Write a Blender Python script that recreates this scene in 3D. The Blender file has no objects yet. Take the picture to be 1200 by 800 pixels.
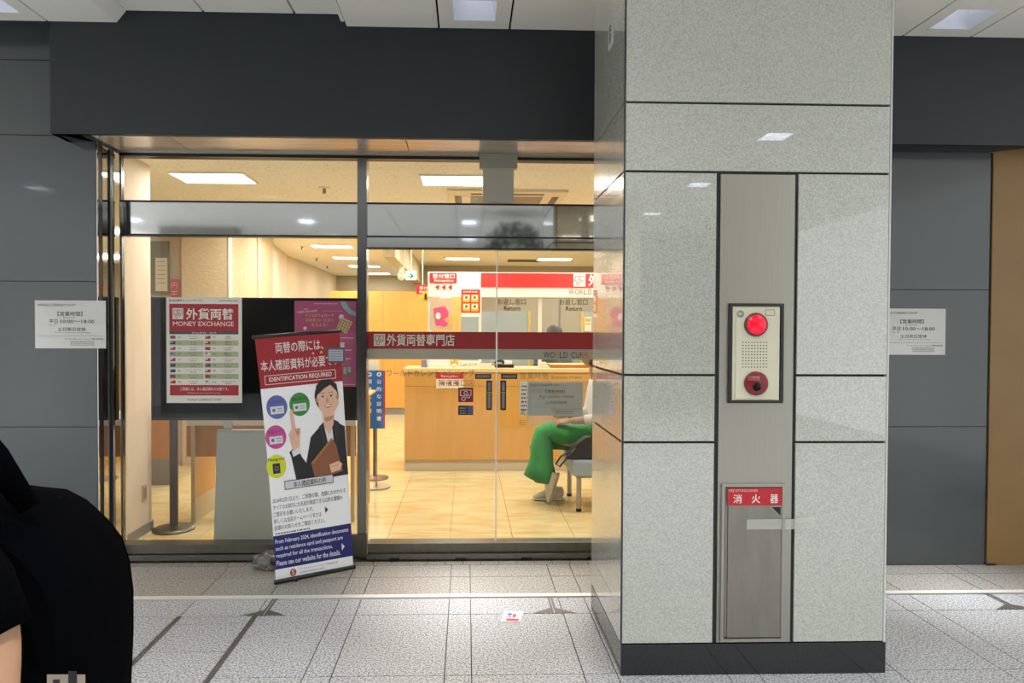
import bpy, bmesh, math, random
from mathutils import Vector, Matrix
random.seed(7)
SC = bpy.context.scene
COL = SC.collection

# ------------------------------------------------------------------ camera
F, CX, CY, H = 800.0, 571.0, 400.0, 1.5
_yaw, _pt, _roll = math.atan(.03), math.atan(.0175), .004
fw = Vector((math.sin(_yaw)*math.cos(_pt), math.cos(_yaw)*math.cos(_pt), -math.sin(_pt)))
r0 = Vector((math.cos(_yaw), -math.sin(_yaw), 0)); u0 = r0.cross(fw)
RR = math.cos(_roll)*r0 + math.sin(_roll)*u0
UU = -math.sin(_roll)*r0 + math.cos(_roll)*u0
cam_d = bpy.data.cameras.new('camera'); cam = bpy.data.objects.new('camera', cam_d); COL.objects.link(cam)
cam_d.sensor_width = 36; cam_d.lens = F/1200*36; cam_d.shift_x = (600-CX)/1200
cam_d.clip_start = .05
cam.matrix_world = Matrix(((RR.x, UU.x, -fw.x, 0), (RR.y, UU.y, -fw.y, 0), (RR.z, UU.z, -fw.z, H), (0, 0, 0, 1)))
SC.camera = cam

# ------------------------------------------------------------------ world, exposure
SC.view_settings.view_transform = 'Standard'; SC.view_settings.look = 'None'
SC.view_settings.gamma = 1; SC.view_settings.exposure = 0.3
SC.cycles.use_denoising = True; SC.cycles.transparent_max_bounces = 24
SC.cycles.sample_clamp_indirect = 4; SC.cycles.max_bounces = 10
w = bpy.data.worlds.new('world'); SC.world = w; w.use_nodes = True
w.node_tree.nodes['Background'].inputs[0].default_value = (.6, .615, .61, 1)
w.node_tree.nodes['Background'].inputs[1].default_value = 1.9
DOWNLIGHT_W, SHOPLIGHT_W = 78, 13.2

# ------------------------------------------------------------------ helpers
def P(x, y, Y):                      # the point at depth Y seen at a pixel of the photograph
    d = fw + RR*((x-CX)/F) + UU*((CY-y)/F); t = Y/d.y
    return Vector((0, 0, H)) + d*t
def PF(x, y, z=0):                   # the point at height z
    d = fw + RR*((x-CX)/F) + UU*((CY-y)/F); t = (z-H)/d.z
    return Vector((0, 0, H)) + d*t
def lin(c): return tuple(((v/12.92) if v <= .04045 else ((v+.055)/1.055)**2.4) for v in c)
def rgb(h):
    h = h.lstrip('#'); return lin([int(h[i:i+2], 16)/255 for i in (0, 2, 4)])
MATS = {}
def mat(name, col, rough=.5, metal=0, coat=0, emit=0, noise=0, nscale=40, col2=None, bump=0, bscale=60, stretch=None, spec=.5, ramp=(.35, .65), alpha=1, coat_rough=.03):
    if name in MATS: return MATS[name]
    m = bpy.data.materials.new(name); m.use_nodes = True; MATS[name] = m
    nt = m.node_tree; b = nt.nodes['Principled BSDF']; c = rgb(col) if isinstance(col, str) else col
    b.inputs['Base Color'].default_value = (*c, 1); b.inputs['Roughness'].default_value = rough
    b.inputs['Metallic'].default_value = metal; b.inputs['Coat Weight'].default_value = coat
    b.inputs['Coat Roughness'].default_value = coat_rough
    b.inputs['Specular IOR Level'].default_value = spec; b.inputs['Alpha'].default_value = alpha
    if emit:
        b.inputs['Emission Color'].default_value = (*c, 1); b.inputs['Emission Strength'].default_value = emit
    if noise or bump:
        g = nt.nodes.new('ShaderNodeNewGeometry'); mp = nt.nodes.new('ShaderNodeMapping')
        nt.links.new(g.outputs['Position'], mp.inputs['Vector'])
        if stretch: mp.inputs['Scale'].default_value = stretch
    if noise:
        n = nt.nodes.new('ShaderNodeTexNoise'); n.inputs['Scale'].default_value = nscale; n.inputs['Detail'].default_value = 3
        nt.links.new(mp.outputs[0], n.inputs['Vector'])
        r = nt.nodes.new('ShaderNodeValToRGB'); r.color_ramp.elements[0].position = ramp[0]; r.color_ramp.elements[1].position = ramp[1]
        c2 = rgb(col2) if col2 else tuple(v*(1-noise) for v in c)
        r.color_ramp.elements[0].color = (*c2, 1); r.color_ramp.elements[1].color = (*c, 1)
        nt.links.new(n.outputs['Fac'], r.inputs[0]); nt.links.new(r.outputs[0], b.inputs['Base Color'])
    if bump:
        n2 = nt.nodes.new('ShaderNodeTexNoise'); n2.inputs['Scale'].default_value = bscale; n2.inputs['Detail'].default_value = 4
        bp = nt.nodes.new('ShaderNodeBump'); bp.inputs['Strength'].default_value = bump; bp.inputs['Distance'].default_value = .01
        nt.links.new(mp.outputs[0], n2.inputs['Vector']); nt.links.new(n2.outputs['Fac'], bp.inputs['Height']); nt.links.new(bp.outputs[0], b.inputs['Normal'])
    return m
def glass(name, tint='#ffffff', base=.022, milky=0, milk='#c8ccc4', rough=0.0):
    """thin architectural glass or clear film: see-through, with a Schlick reflection; milky adds a diffuse share"""
    if name in MATS: return MATS[name]
    m = bpy.data.materials.new(name); m.use_nodes = True; MATS[name] = m; nt = m.node_tree; nt.nodes.clear()
    out = nt.nodes.new('ShaderNodeOutputMaterial'); tr = nt.nodes.new('ShaderNodeBsdfTransparent'); gl = nt.nodes.new('ShaderNodeBsdfGlossy')
    tr.inputs[0].default_value = (*rgb(tint), 1); gl.inputs['Roughness'].default_value = rough
    lw = nt.nodes.new('ShaderNodeLayerWeight'); lw.inputs[0].default_value = .5
    pw = nt.nodes.new('ShaderNodeMath'); pw.operation = 'POWER'; pw.inputs[1].default_value = 5
    ma = nt.nodes.new('ShaderNodeMath'); ma.operation = 'MULTIPLY_ADD'; ma.inputs[1].default_value = 1-base; ma.inputs[2].default_value = base
    nt.links.new(lw.outputs['Facing'], pw.inputs[0]); nt.links.new(pw.outputs[0], ma.inputs[0])
    mx = nt.nodes.new('ShaderNodeMixShader'); nt.links.new(ma.outputs[0], mx.inputs[0])
    last = tr
    if milky:
        df = nt.nodes.new('ShaderNodeBsdfDiffuse'); df.inputs[0].default_value = (*rgb(milk), 1)
        m2 = nt.nodes.new('ShaderNodeMixShader'); m2.inputs[0].default_value = milky
        nt.links.new(tr.outputs[0], m2.inputs[1]); nt.links.new(df.outputs[0], m2.inputs[2]); last = m2
    nt.links.new(last.outputs[0], mx.inputs[1]); nt.links.new(gl.outputs[0], mx.inputs[2]); nt.links.new(mx.outputs[0], out.inputs[0])
    return m
def flat(hexcol, rough=.55): return mat('print ' + hexcol, hexcol, rough)

LOC = {}
def link(name, mesh, parent=None, loc=(0, 0, 0)):
    o = bpy.data.objects.new(name, mesh); COL.objects.link(o)
    LOC[o] = Vector(loc)
    if parent is not None: o.parent = parent; o.location = LOC[o]-LOC[parent]
    else: o.location = loc
    return o
def tag(o, label=None, cat=None, group=None, kind=None):
    if label: o['label'] = label
    if cat: o['category'] = cat
    if group: o['group'] = group
    if kind: o['kind'] = kind
    return o
def thing(name, label, cat, loc, group=None): return tag(link(name, None, None, loc), label, cat, group)
def group_root(name, loc=(0, 0, 0)): return tag(link(name, None, None, loc), kind='structure')
class MB:
    def __init__(s): s.v = []; s.f = []; s.m = []; s.mats = []; s.sm = []
    def mi(s, m):
        if m not in s.mats: s.mats.append(m)
        return s.mats.index(m)
    def add(s, vs, fs, m=None, smooth=False):
        n = len(s.v); s.v += [tuple(v) for v in vs]; k = s.mi(m)
        for f in fs: s.f.append([i+n for i in f]); s.m.append(k); s.sm.append(smooth)
        return s
    def box(s, a, b, m=None):
        x0, x1 = sorted((a[0], b[0])); y0, y1 = sorted((a[1], b[1])); z0, z1 = sorted((a[2], b[2]))
        return s.add([(x0,y0,z0),(x1,y0,z0),(x1,y1,z0),(x0,y1,z0),(x0,y0,z1),(x1,y0,z1),(x1,y1,z1),(x0,y1,z1)],
                     [(0,3,2,1),(4,5,6,7),(0,1,5,4),(1,2,6,5),(2,3,7,6),(3,0,4,7)], m)
    def prism(s, pts, ext, m=None):      # pts: 3-D polygon, ext: extrusion vector
        n = len(pts); e = Vector(ext); vs = [Vector(p) for p in pts]; vs += [p+e for p in vs]
        return s.add(vs, [list(range(n))[::-1], list(range(n, 2*n))] + [(i, (i+1) % n, n+(i+1) % n, n+i) for i in range(n)], m)
    def tube(s, pts, rad, m=None, n=12, cap=True, up=None, smooth=True):   # rad: r or (rx, ry) per point
        pts = [Vector(p) for p in pts]; k = len(pts)
        if not isinstance(rad, (list, tuple)) : rad = [rad]*k
        vs = []; a0 = None
        for i, p in enumerate(pts):
            t = (pts[min(i+1, k-1)]-pts[max(i-1, 0)]).normalized()
            ref = Vector(up) if up else (a0 if a0 is not None else (Vector((0, 1, 0)) if abs(t.y) < .9 else Vector((1, 0, 0))))
            b = t.cross(ref).normalized(); a = b.cross(t).normalized(); a0 = a
            r = rad[i]; rx, ry = r if isinstance(r, (list, tuple)) else (r, r)
            for j in range(n):
                q = 2*math.pi*j/n; vs.append(p + a*(rx*math.cos(q)) + b*(ry*math.sin(q)))
        fs = [(i*n+j, i*n+(j+1) % n, (i+1)*n+(j+1) % n, (i+1)*n+j) for i in range(k-1) for j in range(n)]
        if cap: fs += [list(range(n))[::-1], list(range((k-1)*n, k*n))]
        return s.add(vs, fs, m, smooth)
    def cyl(s, p, q, r, m=None, n=16): return s.tube([p, q], r, m, n, smooth=False)
    def ball(s, c, r, m=None, nu=14, nv=10, sq=1):
        if not isinstance(r, (tuple, list)): r = (r, r, r)
        vs = []
        for i in range(1, nv):
            th = math.pi*i/nv
            for j in range(nu):
                ph = 2*math.pi*j/nu
                d = [math.sin(th)*math.cos(ph), math.sin(th)*math.sin(ph), math.cos(th)]
                d = [math.copysign(abs(v)**sq, v) for v in d]
                vs.append([c[k]+r[k]*d[k] for k in range(3)])
        T = len(vs); vs += [[c[0], c[1], c[2]+r[2]], [c[0], c[1], c[2]-r[2]]]
        fs = [((i)*nu+j, (i+1)*nu+j, (i+1)*nu+(j+1) % nu, i*nu+(j+1) % nu) for i in range(nv-2) for j in range(nu)]
        fs += [(T, j, (j+1) % nu) for j in range(nu)] + [(T+1, (nv-2)*nu+(j+1) % nu, (nv-2)*nu+j) for j in range(nu)]
        return s.add(vs, fs, m, True)
    def build(s, name, m=None, parent=None, bevel=0, origin=None, seg=2):
        me = bpy.data.meshes.new(name)
        xs = list(zip(*s.v)); o = Vector(origin) if origin else Vector(((min(xs[0])+max(xs[0]))/2, (min(xs[1])+max(xs[1]))/2, min(xs[2])))
        me.from_pydata([Vector(v)-o for v in s.v], [], s.f)
        for mm in s.mats: me.materials.append(mm or m)
        me.polygons.foreach_set('material_index', s.m); me.polygons.foreach_set('use_smooth', s.sm)
        me.update()
        if bevel:
            bm = bmesh.new(); bm.from_mesh(me)
            bmesh.ops.remove_doubles(bm, verts=bm.verts, dist=1e-6)
            es = [e for e in bm.edges if len(e.link_faces) == 2 and e.calc_face_angle(0) > .7]
            bmesh.ops.bevel(bm, geom=es, offset=bevel, segments=seg, affect='EDGES', profile=.7, clamp_overlap=True)
            bm.to_mesh(me); bm.free()
        return link(name, me, parent, o)
def box(name, a, b, m, parent=None, bevel=0): return MB().box(a, b).build(name, m, parent, bevel)
def struct(o): o['kind'] = 'structure'; return o

_tc = bpy.data.curves.new('lettering', 'FONT'); _tc.resolution_u = 2; _to = bpy.data.objects.new('lettering', _tc)
_cache = {}
def glyphs(s, bold=0):
    if (s, bold) not in _cache:
        _tc.body = s; _tc.offset = bold; me = _to.to_mesh()
        vs = [(v.co.x, v.co.y) for v in me.vertices]; fs = [list(p.vertices) for p in me.polygons]; _to.to_mesh_clear()
        _cache[(s, bold)] = (vs, fs)
    return _cache[(s, bold)]
class Art:
    """flat print: paper plus ink layers in picture coordinates (u right, v down) mapped on to a surface by fn(u, v, lift)"""
    def __init__(s, fn): s.fn = fn; s.mb = MB(); s.l = 1
    def put(s, pts, fs, m, l=None):
        l = s.l if l is None else l
        s.mb.add([s.fn(u, v, l) for u, v in pts], fs, m if not isinstance(m, str) else flat(m))
    def rect(s, u0, v0, u1, v1, m, l=None, nu=1, nv=1):
        pts = [(u0+(u1-u0)*i/nu, v0+(v1-v0)*j/nv) for j in range(nv+1) for i in range(nu+1)]
        s.put(pts, [(j*(nu+1)+i, (j+1)*(nu+1)+i, (j+1)*(nu+1)+i+1, j*(nu+1)+i+1) for j in range(nv) for i in range(nu)], m, l)
    def frame(s, u0, v0, u1, v1, t, m, l=None, tv=None):
        tv = tv or t
        s.rect(u0, v0, u1, v0+tv, m, l); s.rect(u0, v1-tv, u1, v1, m, l); s.rect(u0, v0+tv, u0+t, v1-tv, m, l); s.rect(u1-t, v0+tv, u1, v1-tv, m, l)
    def poly(s, pts, m, l=None): s.put(pts, [list(range(len(pts)))[::-1]], m, l)
    def disc(s, cu, cv, ru, m, l=None, rv=None, n=28):
        rv = rv or ru; s.poly([(cu+ru*math.cos(2*math.pi*i/n), cv+rv*math.sin(2*math.pi*i/n)) for i in range(n)], m, l)
    def ring(s, cu, cv, ru, t, m, l=None, rv=None, n=24):
        rv = rv or ru; k = 1-t/ru
        pts = [(cu+ru*math.cos(2*math.pi*i/n), cv+rv*math.sin(2*math.pi*i/n)) for i in range(n)] + [(cu+k*ru*math.cos(2*math.pi*i/n), cv+k*rv*math.sin(2*math.pi*i/n)) for i in range(n)]
        s.put(pts, [(i, (i+1) % n, n+(i+1) % n, n+i) for i in range(n)], m, l)
    def text(s, t, u0, v0, u1, v1, m, l=None, bold=0, shear=0):   # stretched into the box u0..u1, v0..v1
        vs, fs = glyphs(t, bold)
        if not vs: return
        a = min(v[0] for v in vs); b = max(v[0] for v in vs); c = min(v[1] for v in vs); d = max(v[1] for v in vs)
        s.put([(u0+(x-a)/(b-a)*(u1-u0), v1-(y-c)/(d-c)*(v1-v0)+shear*((x-a)/(b-a)-.5)) for x, y in vs], [f[::-1] for f in fs], m, (s.l+1) if l is None else l)
    def greek(s, u0, v0, u1, v1, m, l=None):                      # print too small to read: short dashes
        rr = random.Random(int(u0*31+v0*17)); u = u0; h = (v1-v0)
        while u < u1:
            w_ = min(h*rr.uniform(.5, 1.6), u1-u); s.rect(u, v0+h*.15, u+w_*.8, v1-h*.15, m, (s.l+1) if l is None else l); u += w_+h*.15
    def logo(s, u0, v0, u1, v1, ink, ground, l=2, edge=None):     # note and coins emblem
        s.rect(u0, v0, u1, v1, ground, l); W = u1-u0; Hh = v1-v0; t = W*.055
        s.frame(u0+.12*W, v0+.14*Hh, u1-.12*W, v0+.58*Hh, t, ink, l+1)
        s.ring(u0+.5*W, v0+.36*Hh, .14*W, t, ink, l+1, .14*Hh)
        s.disc(u0+.68*W, v0+.6*Hh, .17*W, ground, l+2, .17*Hh); s.disc(u0+.36*W, v0+.76*Hh, .19*W, ground, l+2, .19*Hh)
        s.ring(u0+.68*W, v0+.6*Hh, .13*W, t, ink, l+3, .13*Hh); s.ring(u0+.36*W, v0+.76*Hh, .15*W, t, ink, l+3, .15*Hh)
    def build(s, name, parent=None): return s.mb.build(name, flat('#ffffff'), parent)
def wallmap(x0, y0, x1, y1, Y, lift=.0007, sgn=-1):
    """picture coordinates of the photograph on an upright rectangle at depth Y (axis aligned in the world)"""
    a = P(x0, (y0+y1)/2, Y); b = P(x1, (y0+y1)/2, Y); c = P((x0+x1)/2, y0, Y); d = P((x0+x1)/2, y1, Y)
    return lambda u, v, l: (a.x+(b.x-a.x)*(u-x0)/(x1-x0), Y+sgn*l*lift, c.z+(d.z-c.z)*(v-y0)/(y1-y0))
def sheet(x0, y0, x1, y1, Y, m='#e8e6e0', th=.001, lift=.0007):
    f = wallmap(x0, y0, x1, y1, Y, lift); A = Art(f)
    p = f(x0, y0, 0); q = f(x1, y1, 0)
    A.mb.box((p[0], Y, p[2]), (q[0], Y+th, q[2]), m if not isinstance(m, str) else flat(m))
    return A
def PX(x, Y, y=400): return P(x, y, Y).x
def PZ(y, Y, x=600): return P(x, y, Y).z

# ------------------------------------------------------------------ materials
granite = mat('granite', '#c2c4c8', .42, noise=.5, nscale=115, col2='#5f5d5a', ramp=(.36, .6), bump=.03, bscale=80)
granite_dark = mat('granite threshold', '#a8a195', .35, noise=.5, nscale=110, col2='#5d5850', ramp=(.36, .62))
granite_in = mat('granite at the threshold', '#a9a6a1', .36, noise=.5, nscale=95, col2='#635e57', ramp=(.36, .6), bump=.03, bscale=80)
grout = mat('grout', '#4c4a47', .8)
stone = mat('pillar stone', '#bdbfb4', .22, noise=.2, nscale=170, col2='#a3a59d', ramp=(.36, .64), coat=1, coat_rough=.008)
black_stone = mat('black base stone', '#141518', .25, noise=.3, nscale=60, coat=.6, coat_rough=.02)
joint = mat('joint', '#15161a', .6)
steel = mat('brushed steel', '#b0ada2', .38, .95, noise=.06, nscale=30, stretch=(6, 6, .12))
steel_dark = mat('dull steel', '#77776f', .36, 1, noise=.12, nscale=25, stretch=(1, 1, .4))
mirror = mat('polished steel', '#c4c6c6', .05, 1, bump=.012, bscale=2.5)
frame_m = mat('steel frame', '#808281', .22, 1)
frame_d = mat('dark anodised frame', '#2f3132', .35, .7)
clad = mat('grey blue cladding', '#454b4c', .2, noise=.06, nscale=2, coat=.3, coat_rough=.04)
fascia_m = mat('dark slate fascia', '#1b2226', .5, noise=.06, nscale=3)
ceil_m = mat('ceiling panel', '#eceae2', .45, noise=.03, nscale=3)
ochre = mat('ochre wall', '#8a6a3a', .5, noise=.08, nscale=4)
soffit_m = mat('warm metal soffit', '#c2b7aa', .22, .4, noise=.15, nscale=5, stretch=(.4, 4, 1))
shop_ceil = mat('acoustic shop ceiling', '#f2eddc', .9, noise=.12, nscale=55, col2='#d8cdb2', ramp=(.3, .45), bump=.3, bscale=60)
cream = mat('cream wall', '#dccdb8', .7, noise=.04, nscale=3)
textured = mat('textured wallpaper', '#d6c2a0', .85, noise=.12, nscale=16, stretch=(1, 1, 3.2), bump=.5, bscale=22)
greige = mat('greige wall', '#b0a58e', .85, noise=.04, nscale=3)
marble = mat('shop floor tile', '#d2c597', .16, noise=.12, nscale=3.2, col2='#cdb27a', ramp=(.35, .6), stretch=(1, 3, 1))
wood = mat('honey veneer', '#dba654', .35, noise=.1, nscale=4, stretch=(3, 3, .35), ramp=(.3, .7))
wood_d = mat('brown veneer', '#bd8448', .4, noise=.1, nscale=4, stretch=(3, 3, .4))
wood_l = mat('pale counter top', '#efc98c', .3)
white = mat('white laminate', '#e9e5d9', .4)
kick_m = mat('pale kick board', '#cfc2a4', .5)
kick_grey = mat('grey skirting', '#85817a', .5)
clear = glass('clear glass')
clear_in = glass('clear acrylic', base=.05, milky=.03)
film_grey = glass('frosted film', base=.03, milky=.82, milk='#a9a99c')
red = '#c3232b'; wine = '#8c1a1e'
black = mat('black plastic', '#101113', .35)
black_gloss = mat('black screen', '#040506', .3, spec=.2)
rubber = mat('dark rubber', '#1b1b1c', .8)

stone.node_tree.nodes['Principled BSDF'].inputs['Coat IOR'].default_value = 1.8
# ------------------------------------------------------------------ ground and slabs
fl = struct(box('floor', (-6, -7, -.06), (6, 4.5, -.012), grout))
YS = [3.79, 3.86]                                  # the steel strip
cols = [-3.7, -3.2, -2.7, -2.1, -1.49, -1.10, -.70, -.58, -.092, .026, .515, .66, 1.14, 1.28, 1.76, 1.9, 2.38, 2.52, 3.0, 3.14, 3.62, 3.9, 4.4]
def slab(x0, x1, y0, y1, m=granite, g=.0025):
    o = box('paving_slab', (x0+g, y0+g, -.012), (x1-g, y1-g, random.uniform(-.0006, 0)), m, fl)
for a, b in zip(cols, cols[1:]):
    rows = [2.2, 2.55, 2.94, 3.575]
    if (a, b) == (-1.49, -1.10): rows = [2.2, 2.55, 2.88, 3.18, 3.48, 3.575]
    for r, s in zip(rows, rows[1:]):
        if a < 1.14 or r < 2.9 or a > 1.8 or s > 3.3: slab(a, b, r, s)
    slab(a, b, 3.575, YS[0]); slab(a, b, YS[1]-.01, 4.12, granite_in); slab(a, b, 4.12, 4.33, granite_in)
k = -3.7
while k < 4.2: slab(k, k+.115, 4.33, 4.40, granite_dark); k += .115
near = MB()
for i in range(20):
    for j in range(9): near.box((-6+i*.6+.002, -7+j*1.022, -.012), (-6+i*.6+.598, -7+j*1.022+1.018, 0))
o = near.build('paving_slab', granite, fl); o['kind'] = 'stuff'
t1 = struct(box('trim_1', (-3.7, YS[0]+.012, -.01), (4.4, YS[1]-.014, .003), mat('strip steel', '#d8d7d2', .4, .35), None))
ch_m = mat('drain channel steel', '#6b6966', .45, .6)
ch = MB()
for cx, y0, y1 in ((-1.49, 2.2, 3.575), (-1.10, 2.2, 3.575), (-1.06, 3.575, 3.80), (.47, 3.575, 3.80), (2.98, 3.575, 3.80)):
    ch.box((cx-.014, y0, -.01), (cx-.003, y1, .0015)); ch.box((cx+.003, y0, -.01), (cx+.014, y1, .0015))
for cx in (-1.06, .47, 2.98):
    for s in (-1, 1): ch.prism([(cx+s*.012, 3.577, .0012), (cx+s*.012, 3.645, .0012), (cx+s*.115, 3.577, .0012)], (0, 0, .001))
struct(ch.build('trim_2', ch_m))

# ------------------------------------------------------------------ concourse ceiling, fascia
ZC, ZR = 3.285, 3.355
cl = struct(box('ceiling', (-6, -7, 3.62), (6, 4.6, 3.7), mat('ceiling void', '#3a3a3a', .9)))
def cpanel(x0, x1, y0, y1, z=ZC, hole=None):
    g = .006; mb = MB()
    if hole:
        hx0, hx1, hy0, hy1 = hole
        for a in ((x0+g, y0+g, hx0, y1-g), (hx1, y0+g, x1-g, y1-g), (hx0, y0+g, hx1, hy0), (hx0, hy1, hx1, y1-g)): mb.box((a[0], a[1], z), (a[2], a[3], z+.03))
    else: mb.box((x0+g, y0+g, z), (x1-g, y1-g, z+.03))
    mb.build('ceiling_panel', ceil_m, cl)
LX = [-5.5, -2.66, .038, 2.84]; LY = [3.86, 1.7, -.4, -2.5, -4.6]
yb = [4.09, 2.75, 1.1, -.6, -2.3, -4.0, -5.7, -7]
strips = [(x-.21, x+.21) for x in LX]
xe = sorted([-6]+[v for s_ in strips for v in s_]+[-4.1, -1.2, 1.25, 3.7, 4.8, 6])
for y1, y0 in zip(yb, yb[1:]):
    for x0, x1 in zip(xe, xe[1:]):
        x1_, x0_ = x1, x0
        hole = None
        for lx in LX:
            if abs((x0+x1)/2-lx) < .05:
                ly = [v for v in LY if y0+.13 < v+.0 < y1-.0]
                if ly: hole = (lx-.12, lx+.12, max(ly[0]-.12, y0+.02), min(ly[0]+.12, y1-.02))
        if y1 == 4.09 and x0 > -2.5 and x1 < -.1:      # the raised part over the left window
            continue
        cpanel(x0_, x1_, y0, y1, ZC, hole)
cpanel(-2.45, -2.05, 2.75, 4.09); cpanel(-.72, -.172, 2.75, 4.09)
for x0, x1 in ((-2.0, -1.55), (-1.55, -1.02), (-1.02, -.72)):
    cpanel(x0, x1, 3.86, 4.09, ZR); cpanel(x0, x1, 2.75, 3.86, ZR)
MB().prism([(-2.056, 2.75, ZC), (-2.056, 4.09, ZC), (-2.0, 4.09, ZR), (-2.0, 2.75, ZR)], (0, 0, .03)).build('ceiling_panel', ceil_m, cl)
box('ceiling_panel', (-.75, 2.75, ZC+.03), (-.73, 4.09, ZR+.03), ceil_m, cl)
refl = mat('lamp reflector', '#e2e5ee', .3, .1)
lamp_m = mat('lamp glow', (1, .97, 1), .5, emit=5)
for i, lx in enumerate(LX):
    for j, ly in enumerate(LY):
        vis = j == 0 and i in (2, 3)
        name = {2: 'square recessed downlight above the glass doors, left of the stone pillar', 3: 'square recessed downlight at the top right, right of the stone pillar'}.get(i) if vis else 'square recessed downlight of the concourse ceiling behind the viewer'
        t = thing('downlight', name, 'ceiling light', (lx, ly, ZC+.02), 'concourse downlights' if vis else 'concourse downlights behind the viewer')
        mb = MB(); a = .12; b = .085; z0 = ZC; z1 = ZC+.2
        q = [(-1, -1), (1, -1), (1, 1), (-1, 1)]
        mb.add([(lx+s*a, ly+r*a, z0) for s, r in q]+[(lx+s*b, ly+r*b, z1) for s, r in q], [(0, 1, 5, 4), (1, 2, 6, 5), (2, 3, 7, 6), (3, 0, 4, 7), (4, 5, 6, 7)])
        mb.build('reflector', refl, t)
        MB().cyl((lx, ly, z1-.045), (lx, ly, z1-.005), .022, n=20).build('lamp', lamp_m, t)
        ld = bpy.data.lights.new('downlight_lamp', 'AREA'); ld.shape = 'SQUARE'; ld.size = .06 if j == 0 else .16; ld.energy = (3, .28*DOWNLIGHT_W, DOWNLIGHT_W, DOWNLIGHT_W, DOWNLIGHT_W*.8)[j]; ld.color = (.97, .98, 1); ld.spread = math.radians(26 if j == 0 else 165)
        lo = bpy.data.objects.new('downlight_lamp', ld); COL.objects.link(lo); lo.parent = t; lo.location = (0, 0, .122 if j == 0 else .09)
struct(box('wall_opposite', (-6, -7.1, 0), (6, -7, 3.6), mat('dark opposite wall', '#3a3a38', .5)))
struct(box('wall_opposite_column', (1.62, -3.6, 0), (2.3, -3.2, ZC), mat('beige column', '#a39a83', .5)))
struct(box('wall_opposite_pier', (-5.4, -3.6, 0), (-4.1, -3.2, ZC), mat('grey column', '#8e8d88', .4)))
tr = thing('potted_tree', 'leafy potted tree mirrored in the steel band above the doors', 'tree', (.73, -1.6, 0))
MB().tube([(.73, -1.6, 0), (.73, -1.6, .45), (.73, -1.6, .5)], [.22, .28, .26], n=24).build('pot', mat('dark pot', '#3b3835', .5), tr)
MB().tube([(.73, -1.6, .45), (.76, -1.62, 1.5), (.71, -1.58, 2.6)], [.04, .03, .015], n=10).build('trunk', mat('bark', '#4a3b2c', .9), tr)
mb = MB()
for q in range(1500):
    th, ph = random.uniform(0, 6.283), math.acos(random.uniform(-1, 1)); r_ = random.uniform(.35, 1)**.5
    c_ = Vector((.73+.5*r_*math.sin(ph)*math.cos(th), -1.6+.4*r_*math.sin(ph)*math.sin(th), 2.74+.44*r_*math.cos(ph)))
    u_ = Vector((random.uniform(-1, 1), random.uniform(-1, 1), random.uniform(-.7, .5))).normalized(); v_ = u_.cross(Vector((random.uniform(-1, 1), .3, 1))).normalized()
    mb.add([c_-u_*.05, c_+v_*.018, c_+u_*.05, c_-v_*.018], [(0, 1, 2, 3)])
mb.build('leaves', mat('dark leaf', '#33492a', .5), tr)['kind'] = 'stuff'
# fascia
fa = MB(); ZF = 2.636
fa.prism([(-2.44, 4.09, ZF), (4.5, 4.09, ZF), (4.5, 4.09, 3.6), (-2.44, 4.09, 3.6)], (0, .03, 0))
fa.box((-2.44, 4.12, ZF), (-2.41, 4.27, 3.6))
fa.add([(-2.41, 4.12, ZF), (-2.28, 4.27, ZF), (-2.28, 4.27, ZF+.03), (-2.41, 4.12, ZF+.03), (-2.28, 4.12, ZF), (-2.28, 4.12, ZF+.03)], [(0, 1, 4), (3, 5, 2)])
fa.prism([(2.5, 4.11, ZF), (3.52, 4.11, ZF), (3.30, 4.265, ZF), (2.5, 4.265, ZF)], (0, 0, .03))
fa.box((-2.44, 4.1, ZF), (-2.22, 4.27, ZF+.03))
struct(fa.build('fascia', fascia_m))
sf = group_root('soffit', (0, 4.3, ZF))
for x0, x1 in ((-2.22, -1.77), (-1.77, -.37), (-.37, 1.05), (1.05, 2.5)):
    box('soffit_panel', (x0+.003, 4.12, ZF-.002), (x1-.003, 4.56, ZF+.02), soffit_m, sf)

# ------------------------------------------------------------------ outside walls
def cladwall(name, xs, zs, Y, m, back=.06, base=0):
    r = group_root(name, ((xs[0]+xs[-1])/2, Y, 0))
    box('backing', (xs[0], Y+.012, 0), (xs[-1], Y+back, zs[-1]), joint, r)
    for a, b in zip(xs, xs[1:]):
        for c, d in zip(zs, zs[1:]): box('panel', (a+.002, Y, c+.002), (b-.002, Y+.02, d-.002), m, r)
    return r
cladwall('wall_left', [-4.6, -3.4, -2.27], [.0, .89, 1.785, 2.675, 3.13, 3.6], 4.27, clad)
cladwall('wall_right', [2.52, 3.335], [.0, .89, 1.765, 2.64], 4.27, clad)
struct(box('wall_end', (3.345, 4.262, 0), (4.6, 4.35, 3.6), ochre)); struct(box('trim_3', (3.335, 4.275, 0), (3.345, 4.33, 2.64), joint))
struct(box('baseboard_right', (3.34, 4.255, 0), (3.40, 4.262, .012), black))

# left reveal: polished steel profiles with grooves
rv = group_root('trim_4', (-2.27, 4.38, 0))
box('reveal_panel', (-2.30, 4.29, 0), (-2.275, 4.56, ZF), mirror, rv)
for y0, y1, x, m in ((4.27, 4.284, -2.268, mirror), (4.305, 4.322, -2.271, frame_d), (4.335, 4.345, -2.270, mirror), (4.425, 4.45, -2.269, frame_d), (4.47, 4.484, -2.268, mirror)):
    box('profile', (-2.275, y0, 0), (x, y1, ZF), m, rv)
rv2 = group_root('trim_5', (2.5, 4.38, 0)); box('reveal_panel', (2.50, 4.27, 0), (2.53, 4.56, ZF), mirror, rv2)

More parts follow.
